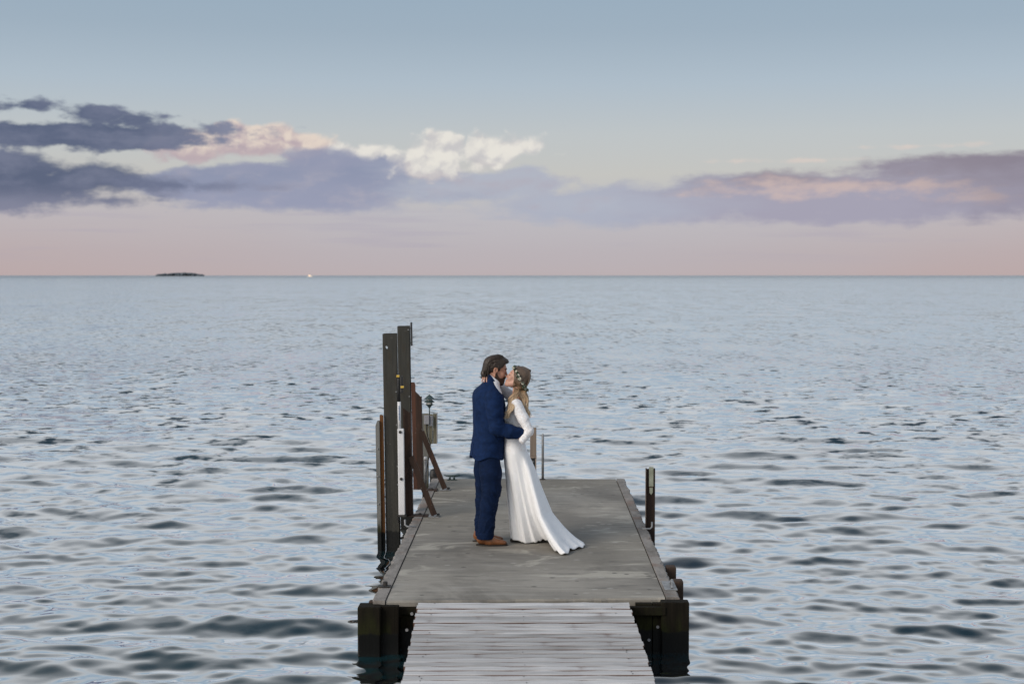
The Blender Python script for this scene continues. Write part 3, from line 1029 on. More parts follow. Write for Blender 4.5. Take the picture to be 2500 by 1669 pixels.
    MB().prism([(-1.425, DZ + .003), (-1.449, 1.728), (-1.410, 1.728), (-1.398, 1.70), (-1.378, DZ + .003)], 17.16, 17.172).build('upright_plate', M_REDRUST, QB)
    MB().prism([(-1.3775, DZ + .003), (-1.3975, 1.62), (-1.335, 1.555), (-1.312, DZ + .003)], 17.150, 17.162).build('upright_plate', M_RUST, QB)
    MB().prism([(-1.3115, DZ + .003), (-1.3345, 1.553), (-1.326, 1.548), (-1.303, DZ + .003)], 17.147, 17.25).build('upright_flange', M_RUST, QB)
    brace(QB, (-1.320, 1.135), (-1.042, DZ + .02), .060, 17.11, 17.145)
    MB().box(-1.10, -.98, 17.06, 17.21, DZ + .002, DZ + .012, .002).build('base_plate', M_GALV, QB)
    MB().box(-1.30, -1.13, 17.02, 17.20, DZ + .002, DZ + .013, .002).build('base_plate', M_RUST, QB)
    bolts(QB, [(-1.0, 17.08, DZ + .012), (-1.0, 17.18, DZ + .012), (-1.2, 17.1, DZ + .014)], M_DARKMETAL, .018, 'z')


build_piles()


# ------------------------------------------------------------------ fittings along the dock
def build_fittings():
    # power board with boxes
    U = thing('power_board', 'weathered service board with grey boxes behind the far pile bracket', 'utility board', (-1.29, 18.22, 0))
    MB().box(-.11, -.03, .01, .09, -.8, 1.24, .006).build('post', M_GREYWOOD, U)
    for i, x0 in enumerate((-.075, -.022, .031)):
        MB().box(x0, x0 + .050, -.012, .009, .85 + .004 * i, 1.245 - .006 * (i % 2), .003).build('board', M_BOARD, U)
    MB().box(.0815, .0875, -.05, .05, .865, 1.25, .001).build('edge_trim', M_GREYBOX, U)
    MB().box(-.078, -.012, -.085, -.013, 1.115, 1.228, .006).build('meter_box', M_GREYBOX, U)
    MB().box(-.008, .028, -.06, -.013, 1.09, 1.22, .006).build('outlet_box', M_GREYBOX, U)
    MB().tube([(-.05, -.05, 1.115), (-.05, -.05, 1.05), (-.035, -.045, .96), (.0, -.04, .86), (-.02, -.03, .70), (-.06, -.02, .45)], .008, 8).build('cable', M_BLACK, U, True)
    MB().box(.002, .022, -.03, -.013, .90, 1.03, .002).build('batten', M_BOARD, U)
    # pagoda lamp on its stem
    Lm = thing('pagoda_lamp', 'dark green two tier pagoda lamp on a thin stem above the board', 'lamp', (-1.300, 18.17, 0))
    MB().lathe([(.001, 1.235), (.008, 1.235), (.008, 1.33), (.001, 1.33)], 10).build('stem', M_TEALMETAL, Lm, True)
    MB().lathe([(.009, 1.318), (.012, 1.325), (.026, 1.345), (.046, 1.362), (.050, 1.372), (.030, 1.372), (.009, 1.372)], 24).build('base_cup', M_TEALMETAL, Lm)
    MB().lathe([(.003, 1.3725), (.040, 1.3725), (.040, 1.402), (.003, 1.402)], 20).build('lens', M_LENS, Lm)
    MB().lathe([(.003, 1.4025), (.068, 1.396), (.069, 1.400), (.050, 1.414), (.038, 1.424), (.003, 1.424)], 24).build('lower_roof', M_TEALMETAL, Lm)
    MB().lathe([(.003, 1.4245), (.036, 1.4245), (.036, 1.443), (.003, 1.443)], 20).build('lens', M_LENS, Lm)
    MB().lathe([(.003, 1.4435), (.066, 1.437), (.067, 1.442), (.048, 1.456), (.034, 1.472), (.018, 1.484), (.006, 1.492), (.002, 1.498)], 24).build('upper_roof', M_TEALMETAL, Lm)
    bar = MB().tube([(.043, 0, 1.37), (.043, 0, 1.44)], .0035, 6).mesh('lamp_bar')
    bar.materials.append(M_TEALMETAL)
    for k in range(4):
        link('lamp_bar', bar, None, Lm).rotation_euler = (0, 0, R(45 + 90 * k))
    # capped pipe
    C = thing('capped_pipe', 'short grey pipe with white cap beside the far bracket', 'pipe', (-1.312, 17.62, 0))
    MB().lathe([(.003, DZ + .002), (.015, DZ + .002), (.015, .735), (.003, .735)], 14).build('pipe', M_GALV, C, True)
    MB().lathe([(.003, .725), (.020, .725), (.020, .755), (.014, .765), (.003, .765)], 14).build('cap', M_WHITE, C, True)
    # black rubber bumper at the far left corner
    F = thing('rubber_bumper', 'black rubber bumper hanging at the far left dock corner', 'bumper', (-1.247, 18.175, 0))
    MB().lathe([(.004, .30), (.045, .305), (.052, .34), (.052, .47), (.045, .52), (.018, .535), (.004, .54)], 16).build('bumper', M_BLACK, F, True)
    MB().box(-.05, .10, -.055, -.02, DZ + .008, DZ + .024, .003).build('bracket', M_DARKMETAL, F)
    # cleats
    C1 = thing('cleat', 'low grey green horn cleat on the far edge left of the man', 'cleat', (-1.002, 17.98, DZ))
    make_cleat(C1, M_TEALMETAL, 1.0)
    C2 = thing('cleat', 'small dark cleat at the far dock edge just behind the man', 'cleat', (-.545, 18.04, DZ))
    make_cleat(C2, M_DARKMETAL, .42)
    # thin pole on the far edge
    Pp = thing('thin_pole', 'thin grey metal pole standing on the far dock edge', 'pole', (.153, 18.03, 0))
    MB().lathe([(.002, DZ + .006), (.016, DZ + .006), (.016, .99), (.012, 1.006), (.002, 1.010)], 14).build('shaft', M_GALV, Pp, True)
    MB().lathe([(.002, DZ + .0015), (.038, DZ + .0015), (.038, DZ + .010), (.020, DZ + .014), (.002, DZ + .014)], 14).build('foot', M_DARKMETAL, Pp)
    # tan wooden post beyond
    Wp = thing('wooden_post', 'tan wooden post with dark lower bracket rising behind the bride', 'post', (.032, 18.42, 0))
    MB().box(-.041, .041, -.03, .05, .672, 1.043, .004).build('post_head', M_TANWOOD, Wp)
    MB().box(-.044, .044, -.034, .054, .650, .671, .003).build('collar', M_TANWOOD, Wp)
    MB().box(-.036, .026, -.02, .04, -.8, .649, .003).build('shaft', M_BLACK, Wp)
    MB().box(.027, .041, -.024, .044, -.8, .649, .002).build('side_strip', M_TANWOOD, Wp)
    bolts(Wp, [(-.005, -.021, .60)], M_GALV, .014)
    # right hand mooring post
    Rp = thing('mooring_post', 'dark steel mooring post with pale green tag off the right dock edge', 'post', (1.262, 14.95, 0))
    MB().box(-.048, -.036, -.04, .05, -1, .985, .002).box(-.0355, .050, -.02, -.008, -1, .985, .002).box(.0385, .050, -.0075, .05, -1, .985, .002).build('channel', M_RUST, Rp)
    MB().box(-.0495, -.0485, -.045, .02, .30, .987).build('edge_trim', M_TANWOOD, Rp)
    MB().prism([(-.016, .80), (-.016, 1.005), (.030, 1.005), (.030, .80)], -.0345, -.0215).build('tag', M_GREENPAINT, Rp)
    MB().prism([(-.016, .800), (.030, .800), (.030, .790), (-.016, .790)], -.0355, -.0215).build('tag_band', M_REDRUST, Rp)
    MB().prism([(-.010, .789), (.024, .789), (.024, .735), (.007, .71), (-.010, .735)], -.0335, -.0215).build('tag_tip', M_GREENPAINT, Rp)


def make_cleat(root, mat, s):
    w, h = .105 * s, .055 * s
    MB().tube([(-w, 0, h + .012 * s), (-w * .7, 0, h + .002 * s), (-w * .3, 0, h), (w * .3, 0, h), (w * .7, 0, h + .002 * s), (w, 0, h + .012 * s)],
              [.006 * s, .009 * s, .011 * s, .011 * s, .009 * s, .006 * s], 8).build('horn', mat, root, True)
    for sx in (-1, 1):
        MB().tube([(sx * w * .27, 0, .008 * s), (sx * w * .24, 0, h)], [.015 * s, .010 * s], 8).build('leg', mat, root, True)
    MB().box(-w * .6, w * .6, -.03 * s, .03 * s, .0015, .009 * s + .001, .002).build('base', mat, root)


build_fittings()

# ------------------------------------------------------------------ solid modelling by distance fields
def axes(b, h):
    return [np.arange(b[i][0], b[i][1] + h, h, dtype=np.float32) for i in range(3)]


def grid(b, h):
    gx, gy, gz = axes(b, h)
    return np.stack(np.meshgrid(gx, gy, gz, indexing='ij'), -1)


def surfnets(d, org, h):
    ins = d < 0
    nx, ny, nz = d.shape
    cnt = np.zeros((nx - 1, ny - 1, nz - 1), np.int8)
    for i in (0, 1):
        for j in (0, 1):
            for k in (0, 1):
                cnt += ins[i:nx - 1 + i, j:ny - 1 + j, k:nz - 1 + k]
    act = (cnt > 0) & (cnt < 8)
    ci, cj, ck = np.nonzero(act)
    idx = -np.ones(act.shape, np.int64)
    idx[ci, cj, ck] = np.arange(len(ci))
    acc = np.zeros((len(ci), 3))
    num = np.zeros(len(ci))
    cor = [(i, j, k) for i in (0, 1) for j in (0, 1) for k in (0, 1)]
    val = {c: d[ci + c[0], cj + c[1], ck + c[2]] for c in cor}
    for c in cor:
        for ax in range(3):
            if c[ax] == 0:
                e = list(c)
                e[ax] = 1
                e = tuple(e)
                a, b = val[c], val[e]
                m = (a < 0) != (b < 0)
                t = np.where(m, a / np.where(m, a - b, 1), 0)
                p = np.array(c, float)[None, :].repeat(len(ci), 0)
                p[:, ax] += t
                acc += p * m[:, None]
                num += m
    v = acc / num[:, None] + np.stack([ci, cj, ck], -1)
    v = v * h + np.array(org)
    quads = []
    for ax in range(3):
        o1, o2 = (ax + 1) % 3, (ax + 2) % 3
        sl0 = [slice(None)] * 3
        sl1 = [slice(None)] * 3
        sl0[ax] = slice(0, -1)
        sl1[ax] = slice(1, None)
        a, b = ins[tuple(sl0)], ins[tuple(sl1)]
        m = a != b
        m[tuple([slice(0, 1) if q == o1 else slice(None) for q in range(3)])] = False
        m[tuple([slice(0, 1) if q == o2 else slice(None) for q in range(3)])] = False
        m[tuple([slice(-1, None) if q == o1 else slice(None) for q in range(3)])] = False
        m[tuple([slice(-1, None) if q == o2 else slice(None) for q in range(3)])] = False
        P = np.stack(np.nonzero(m), -1)
        if not len(P):
            continue
        fl = a[P[:, 0], P[:, 1], P[:, 2]]

        def cell(d1, d2):
            q = P.copy()
            q[:, o1] -= d1
            q[:, o2] -= d2
            return idx[q[:, 0], q[:, 1], q[:, 2]]
        Q = np.stack([cell(1, 1), cell(0, 1), cell(0, 0), cell(1, 0)], -1)
        Q[~fl] = Q[~fl][:, ::-1]
        quads.append(Q)
    return v, np.concatenate(quads)


def rc(P, a, b, ra, rb):
    a = np.array(a, np.float32)
    b = np.array(b, np.float32)
    ab = b - a
    t = np.clip(((P - a) @ ab) / (ab @ ab), 0, 1)
    return np.linalg.norm(P - a - t[..., None] * ab, axis=-1) - (ra + (rb - ra) * t)


def chain(P, pts, k=0.0):
    """pts: list of (point, radius)"""
    d = None
    for (a, ra), (b, rb) in zip(pts[:-1], pts[1:]):
        q = rc(P, a, b, ra, rb)
        d = q if d is None else (smin(d, q, k) if k else np.minimum(d, q))
    return d


def ell(P, c, r):
    q = P - np.array(c, np.float32)
    r = np.array(r, np.float32)
    k0 = np.linalg.norm(q / r, axis=-1)
    k1 = np.linalg.norm(q / (r * r), axis=-1)
    return k0 * (k0 - 1) / np.maximum(k1, 1e-6)


def smin(a, b, k):
    h = np.clip(0.5 + 0.5 * (b - a) / k, 0, 1)
    return b + (a - b) * h - k * h * (1 - h)


def smax(a, b, k):
    return -smin(-a, -b, k)


def loft(P, rows, th=0.0, p=2.3, off=0.0):
    rows = np.array(rows, float)
    z = P[..., 2]
    zz = np.linspace(rows[0, 0], rows[-1, 0], 200)
    cols = []
    for c in range(1, 5):
        y = np.interp(zz, rows[:, 0], rows[:, c])
        ker = np.hanning(21)
        ker /= ker.sum()
        y = np.convolve(np.pad(y, 10, 'edge'), ker, 'valid')
        cols.append(np.interp(z, zz, y).astype(np.float32))
    cx, cy, a, b = cols
    x, y = P[..., 0] - cx, P[..., 1] - cy
    c, s = math.cos(th), math.sin(th)
    u, v = x * c + y * s, -x * s + y * c
    a = a + off
    b = b + off
    n = (np.abs(u / a) ** p + np.abs(v / b) ** p) ** (1 / p)
    d = (n - 1) * np.minimum(a, b)
    return np.maximum(d, np.maximum(z - rows[-1, 0], rows[0, 0] - z))


_LAT = np.random.default_rng(77).random((32, 32, 32)).astype(np.float32)


def vnoise(P, s, seed=0):
    q = P * np.array(s, np.float32) + np.float32(seed * 7.31 + 100.0)
    i = np.floor(q).astype(np.int32)
    f = q - i
    f = f * f * (3 - 2 * f)
    out = 0
    for a in (0, 1):
        for b in (0, 1):
            for c in (0, 1):
                w = (f[..., 0] if a else 1 - f[..., 0]) * (f[..., 1] if b else 1 - f[..., 1]) * (f[..., 2] if c else 1 - f[..., 2])
                out = out + w * _LAT[(i[..., 0] + a) % 32, (i[..., 1] + b) % 32, (i[..., 2] + c) % 32]
    return out * 2 - 1


def ridge(n, w=0.35):
    return np.clip(1 - np.abs(n) / w, 0, 1) ** 1.5


def solid(fn, b, h):
    P = grid(b, h)
    d = fn(P)
    return surfnets(d, (b[0][0], b[1][0], b[2][0]), h)


def np_join(parts):
    vs_, qs, n = [], [], 0
    for v, q in parts:
        vs_.append(v)
        qs.append(q + n)
        n += len(v)
    return np.concatenate(vs_), np.concatenate(qs)


def np_part(name, vq, mat, parent, **k):
    me = mesh_np(name, vq[0], vq[1])
    return tag(link(name, me, mat, parent, True), **k)


# ------------------------------------------------------------------ head
def head_sdf(p, fem=False):
    """canonical head facing +X, ear level at the origin, about 0.24 m tall"""
    d = ell(p, (-.014, 0, .035), (.098, .076, .088))
    d = smin(d, ell(p, (.028, 0, -.028), (.064, .058 if not fem else .055, .086)), .03)
    for s in (-1, 1):
        d = smin(d, rc(p, (.0, s * .046, -.055), (.066, s * .008, -.102), .024 if not fem else .020, .020 if not fem else .016), .03)
        d = smin(d, ell(p, (.062, s * .040, -.030), (.022, .020, .022)), .02)
    d = smin(d, ell(p, (.072, 0, -.100), (.017, .020, .016)), .02)                       # chin
    d = smin(d, ell(p, (.076, 0, .030), (.016, .046, .014 if not fem else .010)), .016)  # brow
    for s in (-1, 1):
        d = smax(d, -ell(p, (.098, s * .032, .004), (.022, .019, .015)), .012)           # sockets
        d = smin(d, ell(p, (.073, s * .032, .002), (.0155, .017, .012)), .006)           # closed lids
    nl = .118 if not fem else .112
    d = smin(d, rc(p, (.086, 0, .014), (nl - .006, 0, -.034), .0075, .0105), .008)       # nose
    for s in (-1, 1):
        d = smin(d, ell(p, (.100, s * .012, -.040), (.012, .0075, .008)), .006)
    d = smax(d, -ell(p, (.106, 0, -.069), (.012, .022, .0018)), .004)
    d = smin(d, ell(p, (.090, 0, -.062), (.013, .022, .0065)), .006)                     # lips
    d = smin(d, ell(p, (.088, 0, -.0755), (.013, .019, .0075)), .006)
    for s in (-1, 1):                                                                    # ears
        e = ell(p, (-.010, s * .079, -.008), (.021, .010, .032))
        e = smax(e, -ell(p, (-.005, s * .089, -.004), (.012, .008, .018)), .005)
        e = smin(e, ell(p, (-.003, s * .076, -.033), (.010, .007, .010)), .008)
        d = smin(d, e, .006)
    return d


def frame(center, yaw, pitch, roll, scale, flip=False):
    """4x4 taking canonical head space to person space; pitch > 0 looks down"""
    M = Matrix.Translation(center) @ Matrix.Rotation(yaw + (math.pi if flip else 0), 4, 'Z') @ Matrix.Rotation(pitch, 4, 'Y') @ Matrix.Rotation(roll, 4, 'X') @ Matrix.Scale(scale, 4)
    return np.array(M)


def put(vq, M):
    v = vq[0] @ M[:3, :3].T + M[:3, 3]
    return v, vq[1]


def xf(M, p):
    return tuple(M[:3, :3] @ np.array(p) + M[:3, 3])


def pw(x, pts):
    a = np.array(pts)
    return np.interp(x, a[:, 0], a[:, 1]).astype(np.float32)


# ------------------------------------------------------------------ cloth, skin and hair materials
def skin_material(name, c0, c1, lip):
    m, t, b = new_mat(name)
    p = pos(t, 'Object')
    n = noise(t, p, 14.0, 4, 0.6)
    setc(t, b, 'Base Color', cmix(t, n.ss(0.35, 0.65), c0, c1))
    b.inputs['Roughness'].default_value = 0.5
    b.inputs['Specular IOR Level'].default_value = 0.35
    b.inputs['Subsurface Weight'].default_value = 0.12
    b.inputs['Subsurface Radius'].default_value = (0.012, 0.005, 0.003)
    b.inputs['Subsurface Scale'].default_value = 0.6
    bump(t, b, noise(t, p, 240.0, 3, 0.6), 0.12, 0.002)
    return m


def suit_material(name='navy_wool', k=1.0):
    m, t, b = new_mat(name)
    p = pos(t, 'Object')
    x, y, z = sep(t, p)
    weave = noise(t, p, 420.0, 2, 0.6)
    mel = noise(t, p, 24.0, 4, 0.6)
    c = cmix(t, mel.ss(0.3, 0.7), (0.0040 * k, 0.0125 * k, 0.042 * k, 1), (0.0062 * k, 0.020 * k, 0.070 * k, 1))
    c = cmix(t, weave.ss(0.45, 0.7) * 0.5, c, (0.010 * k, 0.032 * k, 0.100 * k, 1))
    setc(t, b, 'Base Color', c)
    b.inputs['Roughness'].default_value = 0.85
    b.inputs['Specular IOR Level'].default_value = 0.12
    b.inputs['Sheen Weight'].default_value = 0.0
    b.inputs['Sheen Roughness'].default_value = 0.4
    b.inputs['Sheen Tint'].default_value = (0.25, 0.45, 0.9, 1)
    wr = noise(t, vec(t, x * 16.0, y * 16.0, z * 30.0), 1.0, 4, 0.55, 0.8)
    bump(t, b, wr * 0.9 + weave * 0.04, 0.55, 0.012)
    return m


def lace_material(name, sheer, scale):
    m, t, b = new_mat(name)
    p = pos(t, 'Object')
    v = voronoi(t, p, scale, 'DISTANCE_TO_EDGE')
    v2 = voronoi(t, p, scale * 0.35, 'F1')
    hole = v.ss(0.10, 0.24) * v2.ss(0.25, 0.5)
    c = cmix(t, hole * sheer, (0.85, 0.86, 0.875, 1), (0.60, 0.44, 0.36, 1))
    setc(t, b, 'Base Color', c)
    b.inputs['Roughness'].default_value = 0.95
    b.inputs['Specular IOR Level'].default_value = 0.05
    b.inputs['Subsurface Weight'].default_value = 0.05
    b.inputs['Subsurface Radius'].default_value = (0.02, 0.02, 0.02)
    x, y, z = sep(t, p)
    soft = noise(t, vec(t, x * 9.0, y * 9.0, z * 4.0), 1.0, 4, 0.55, 0.5)
    bump(t, b, hole * -0.25 + soft * 0.9, 0.5, 0.012)
    return m


def hair_material(name, stops, zr):
    """colour of the hair along its length, by height on the wearer"""
    m, t, b = new_mat(name)
    p = pos(t, 'Object')
    x, y, z = sep(t, p)
    st = noise(t, vec(t, x * 90.0, y * 90.0, z * 9.0), 1.0, 4, 0.6, 0.5)
    lk = noise(t, vec(t, x * 26.0, y * 26.0, z * 7.0), 1.0, 3, 0.6)
    f = ((z + (lk - 0.5) * 0.16) - zr[0]) / (zr[1] - zr[0])
    c = f.ramp(stops)
    c = cmix(t, st.ss(0.35, 0.7) * 0.6, c, cmix(t, 1.0, c, (0.42, 0.38, 0.35, 1), 'MULTIPLY'))
    setc(t, b, 'Base Color', c)
    b.inputs['Roughness'].default_value = 0.42
    b.inputs['Specular IOR Level'].default_value = 0.4
    bump(t, b, st * 0.7 + lk * 0.6, 0.7, 0.006)
    return m


def leather_material():
    m, t, b = new_mat('tan_leather')
    p = pos(t, 'Object')
    x, y, z = sep(t, p)
    n = noise(t, p, 18.0, 4, 0.6)
    c = cmix(t, n.ss(0.3, 0.7), (0.12, 0.042, 0.014, 1), (0.22, 0.085, 0.030, 1))
    c = cmix(t, x.ss(0.09, 0.15), c, (0.035, 0.014, 0.007, 1))
    setc(t, b, 'Base Color', c)
    b.inputs['Roughness'].default_value = 0.38
    bump(t, b, noise(t, p, 90.0, 4, 0.6), 0.15, 0.003)
    return m


M_SKIN_M = skin_material('tanned_skin', (0.36, 0.175, 0.115, 1), (0.44, 0.225, 0.155, 1), None)
M_SKIN_F = skin_material('fair_skin', (0.50, 0.285, 0.21, 1), (0.58, 0.345, 0.265, 1), None)
M_SUIT = suit_material()
M_TROUSER = suit_material('shaded_navy_wool', 0.62)  # same suit wool, the trousers' shading put into a darker base colour
M_SHIRT = mat_noise('white_cotton', (0.74, 0.74, 0.76, 1), (0.80, 0.80, 0.82, 1), (30, 30, 30), 0.8, 3, 0.2, 0.003)
M_LACE = lace_material('sheer_lace', 0.55, 120.0)
M_SKIRT = lace_material('white_lace_skirt', 0.05, 95.0)
M_HAIR_M = hair_material('dark_brown_hair', [(0.0, (0.020, 0.012, 0.008, 1)), (1.0, (0.040, 0.026, 0.018, 1))], (1.5, 1.85))
M_BEARD = hair_material('brown_beard', [(0.0, (0.030, 0.016, 0.010, 1)), (1.0, (0.055, 0.028, 0.016, 1))], (1.5, 1.65))
M_HAIR_F = hair_material('ombre_hair', [(0.0, (0.80, 0.64, 0.44, 1)), (0.30, (0.66, 0.48, 0.30, 1)), (0.48, (0.42, 0.28, 0.165, 1)), (0.62, (0.22, 0.145, 0.09, 1)), (0.8, (0.135, 0.092, 0.062, 1)), (1.0, (0.12, 0.088, 0.066, 1))], (1.22, 1.72))
M_LEATHER = leather_material()
M_SOLE = mat_noise('dark_sole', (0.010, 0.007, 0.005, 1), (0.02, 0.014, 0.01, 1), (20, 20, 20), 0.6, 3, 0)
M_LASH = mat_noise('dark_lash', (0.012, 0.008, 0.006, 1), (0.02, 0.012, 0.01, 1), (20, 20, 20), 0.6, 2, 0)
M_PETAL = mat_noise('cream_petals', (0.74, 0.71, 0.60, 1), (0.82, 0.80, 0.72, 1), (40, 40, 40), 0.6, 3, 0.1, 0.002)
M_LEAF = mat_noise('wreath_leaves', (0.020, 0.045, 0.020, 1), (0.06, 0.10, 0.05, 1), (30, 30, 30), 0.5, 3, 0.1, 0.002)


def crom(pts, n):
    """smooth curve through points"""
    P = np.array(pts, float)
    P = np.vstack([2 * P[0] - P[1], P, 2 * P[-1] - P[-2]])
    out = []
    m = len(pts) - 1
    for i in range(n + 1):
        u = i / n * m
        k = min(int(u), m - 1)
        t = u - k
        p0, p1, p2, p3 = P[k], P[k + 1], P[k + 2], P[k + 3]
        out.append(0.5 * ((2 * p1) + (-p0 + p2) * t + (2 * p0 - 5 * p1 + 4 * p2 - p3) * t * t + (-p0 + 3 * p1 - 3 * p2 + p3) * t ** 3))
    return np.array(out)


def lock(mb, pts, r, rng, wave=0.006, turns=2.0, n=16, flat=.55, tip=.25, root=.6):
    c = crom(pts, n)
    ph = rng.uniform(0, 6.28)
    ph2 = rng.uniform(0, 6.28)
    for i in range(n + 1):
        t = i / n
        c[i] += np.array([math.sin(ph + t * 6.28 * turns), math.cos(ph2 + t * 6.28 * turns) * .8, .3 * math.sin(ph2 + t * 9)]) * wave * min(1, t * 1.8)
    rad = [r * (root + (1 - root) * min(1, 3 * i / n)) * (1 - (1 - tip) * max(0, (i / n - .55) / .45) ** 1.5) for i in range(n + 1)]
    mb.tube(c, rad, 6, True, flat)


def hand_pts(P, wrist, palm, tips, knuck, thumb, r=.0085):
    """palm from wrist to palm, four fingers knuckle>mid>tip and a thumb"""
    d = rc(P, wrist, palm, .024, .027)
    d2 = rc(P, knuck[0], knuck[-1], .014, .013)
    d = smin(d, d2, .02)
    for k, (mid, tip) in zip(knuck, tips):
        f = smin(rc(P, k, mid, r * 1.1, r), rc(P, mid, tip, r, r * .8), .004)
        d = smin(d, f, .006)
    th = smin(rc(P, wrist, thumb[0], r * 1.4, r * 1.2), rc(P, thumb[0], thumb[1], r * 1.2, r * .9), .006)
    return smin(d, th, .010)


OX, OY = -.364, 13.70


# ------------------------------------------------------------------ the man
def build_man():
    T = thing('person', 'man in navy suit and tan shoes kissing the bride, seen from his back right', 'person', (OX, OY, DZ + .001))
    th = R(22)
    HM = frame((.028, .020, 1.685), R(6), R(13), R(-5), 1.05)
    jrows = [(.80, -.066, 0, .156, .205), (.95, -.056, 0, .150, .200), (1.08, -.046, 0, .138, .190), (1.20, -.043, 0, .141, .197),
             (1.34, -.041, 0, .147, .212), (1.43, -.043, 0, .138, .214), (1.49, -.041, 0, .116, .192), (1.54, -.032, 0, .088, .140),
             (1.59, -.014, 0, .066, .080), (1.66, .004, 0, .060, .066)]
    SH, EL, WR = (.012, -.188, 1.425), (.036, -.236, 1.150), (.300, -.192, 1.090)
    SH2, EL2, WR2 = (-.095, .188, 1.435), (.03, .27, 1.16), (.27, .19, 1.10)

    # body: head fine, the rest coarse, hands fine
    head = put(solid(lambda p: head_sdf(p), ((-.13, .14), (-.105, .105), (-.14, .14)), .0028), HM)
    nb = xf(HM, (-.022, 0, -.05))

    def torso(P):
        d = np.maximum(loft(P, jrows, th, 2.2, -.022), .90 - P[..., 2])
        d = smin(d, rc(P, (-.012, 0, 1.48), nb, .062, .056), .03)
        for (a, b, c) in ((SH, EL, WR), (SH2, EL2, WR2)):
            d = smin(d, chain(P, [(a, .055), (b, .042), (c, .030)]), .02)
        d = smin(d, chain(P, [((-.03, -.09, .88), .085), ((-.015, -.1, .50), .055), ((-.07, -.1, .09), .040)]), .03)
        d = smin(d, chain(P, [((-.09, .1, .88), .085), ((-.075, .1, .50), .055), ((-.105, .1, .09), .040)]), .03)
        return d
    body = solid(torso, ((-.27, .36), (-.33, .36), (.0, 1.68)), .0105)
    hr = solid(lambda P: hand_pts(P, (.300, -.185, 1.090), (.345, -.130, 1.088),
               [((.345, -.085, 1.115), (.335, -.052, 1.118)), ((.346, -.080, 1.095), (.336, -.042, 1.096)), ((.345, -.082, 1.074), (.335, -.048, 1.074)), ((.342, -.09, 1.056), (.335, -.062, 1.054))],
               [(.350, -.110, 1.112), (.352, -.108, 1.094), (.350, -.108, 1.076), (.346, -.112, 1.060)], ((.325, -.135, 1.125), (.328, -.10, 1.14))),
               ((.25, .39), (-.24, 0.0), (1.02, 1.17)), .0034)
    np_part('body', np_join([head, body, hr]), M_SKIN_M, T)

    # jacket with sleeves
    def fold(P):
        n = vnoise(P, (9, 9, 16), 1)
        n2 = vnoise(P, (16, 16, 30), 2)
        return n * .007 + n2 * .0025

    def jacket(P):
        x, y, z = P[..., 0], P[..., 1], P[..., 2]
        d = loft(P, jrows, th, 2.25)
        d = smin(d, ell(P, (-.10, .10, 1.41), (.085, .10, .10)), .05)
        # open neck: everything in front of the sloping lapel line goes
        cut = (x - .048) * .80 + (z - 1.520) * .60
        d = smax(d, cut, .012)
        sl = chain(P, [(SH, .086), ((.022, -.214, 1.29), .074), (EL, .066)], .03)
        fa = chain(P, [(EL, .066), ((.16, -.222, 1.115), .060), (WR, .052)], .02)
        sl = smin(sl, fa, .03)
        # gathered folds inside the elbow and along the upper arm
        sl = sl - .008 * ridge(vnoise(P, (10, 6, 26), 4), .5) * np.clip(1 - np.abs(z - 1.19) / .16, 0, 1)
        sl = sl - .006 * ridge(vnoise(P, (22, 6, 8), 6), .5) * np.clip((x - .03) / .1, 0, 1)
        sl = np.maximum(sl, (x - .297) * .97 - (z - 1.09) * .2)
        sl2 = chain(P, [(SH2, .084), (EL2, .066), (WR2, .052)], .03)
        sl2 = np.maximum(sl2, x - .26)
        d = smin(smin(d, sl, .016), sl2, .03)
        # drag lines from the raised arm, back vent, hem
        d = d - .006 * ridge(np.sin((z * 1.0 + x * 1.1) * 42 + vnoise(P, (6, 6, 6), 3) * 3.0), .6) * np.clip((x + .06) / .1, 0, 1) * np.clip(1 - np.abs(z - 1.08) / .16, 0, 1)
        d = d + fold(P)
        u = (x + .06) * math.cos(th) + y * math.sin(th)
        v = -(x + .06) * math.sin(th) + y * math.cos(th)
        vent = np.maximum(np.abs(v - .0) - .004, np.maximum(u + .09, z - 1.0))
        d = np.maximum(d, -vent)
        hem = (.842 + .018 * np.sin(4 * np.arctan2(y, x + .06) + .6)) - z
        return np.maximum(d, hem)
    np_part('jacket', solid(jacket, ((-.30, .36), (-.36, .40), (.78, 1.66)), .0058), M_SUIT, T)
    # collar of the jacket: a folded band behind the neck
    def jcollar(P):
        x, y, z = P[..., 0], P[..., 1], P[..., 2]
        d = rc(P, (-.02, 0, 1.50), (-.006, 0, 1.62), .086, .074)
        d = np.maximum(d, -(rc(P, (-.02, 0, 1.50), (-.006, 0, 1.64), .079, .067)))
        cut = (x - .040) * .80 + (z - 1.560) * .60
        d = np.maximum(d, cut)
        return np.maximum(d, 1.53 - z)
    np_part('jacket_collar', solid(jcollar, ((-.13, .12), (-.11, .11), (1.50, 1.66)), .0038), M_SUIT, T)
    # shirt: collar and front showing at the neck
    def shirt(P):
        x, y, z = P[..., 0], P[..., 1], P[..., 2]
        d = loft(P, jrows[3:], th, 2.25, -.012)
        col = rc(P, (-.012, 0, 1.50), (.012, .004, 1.62), .074, .064)
        d = smin(d, col, .015)
        cut = (x - .052) * .62 + (z - 1.585) * .78
        d = smax(d, cut, .004)
        d = np.maximum(d, 1.30 - z)
        return d
    np_part('shirt', solid(shirt, ((-.22, .20), (-.24, .24), (1.28, 1.66)), .0048), M_SHIRT, T)

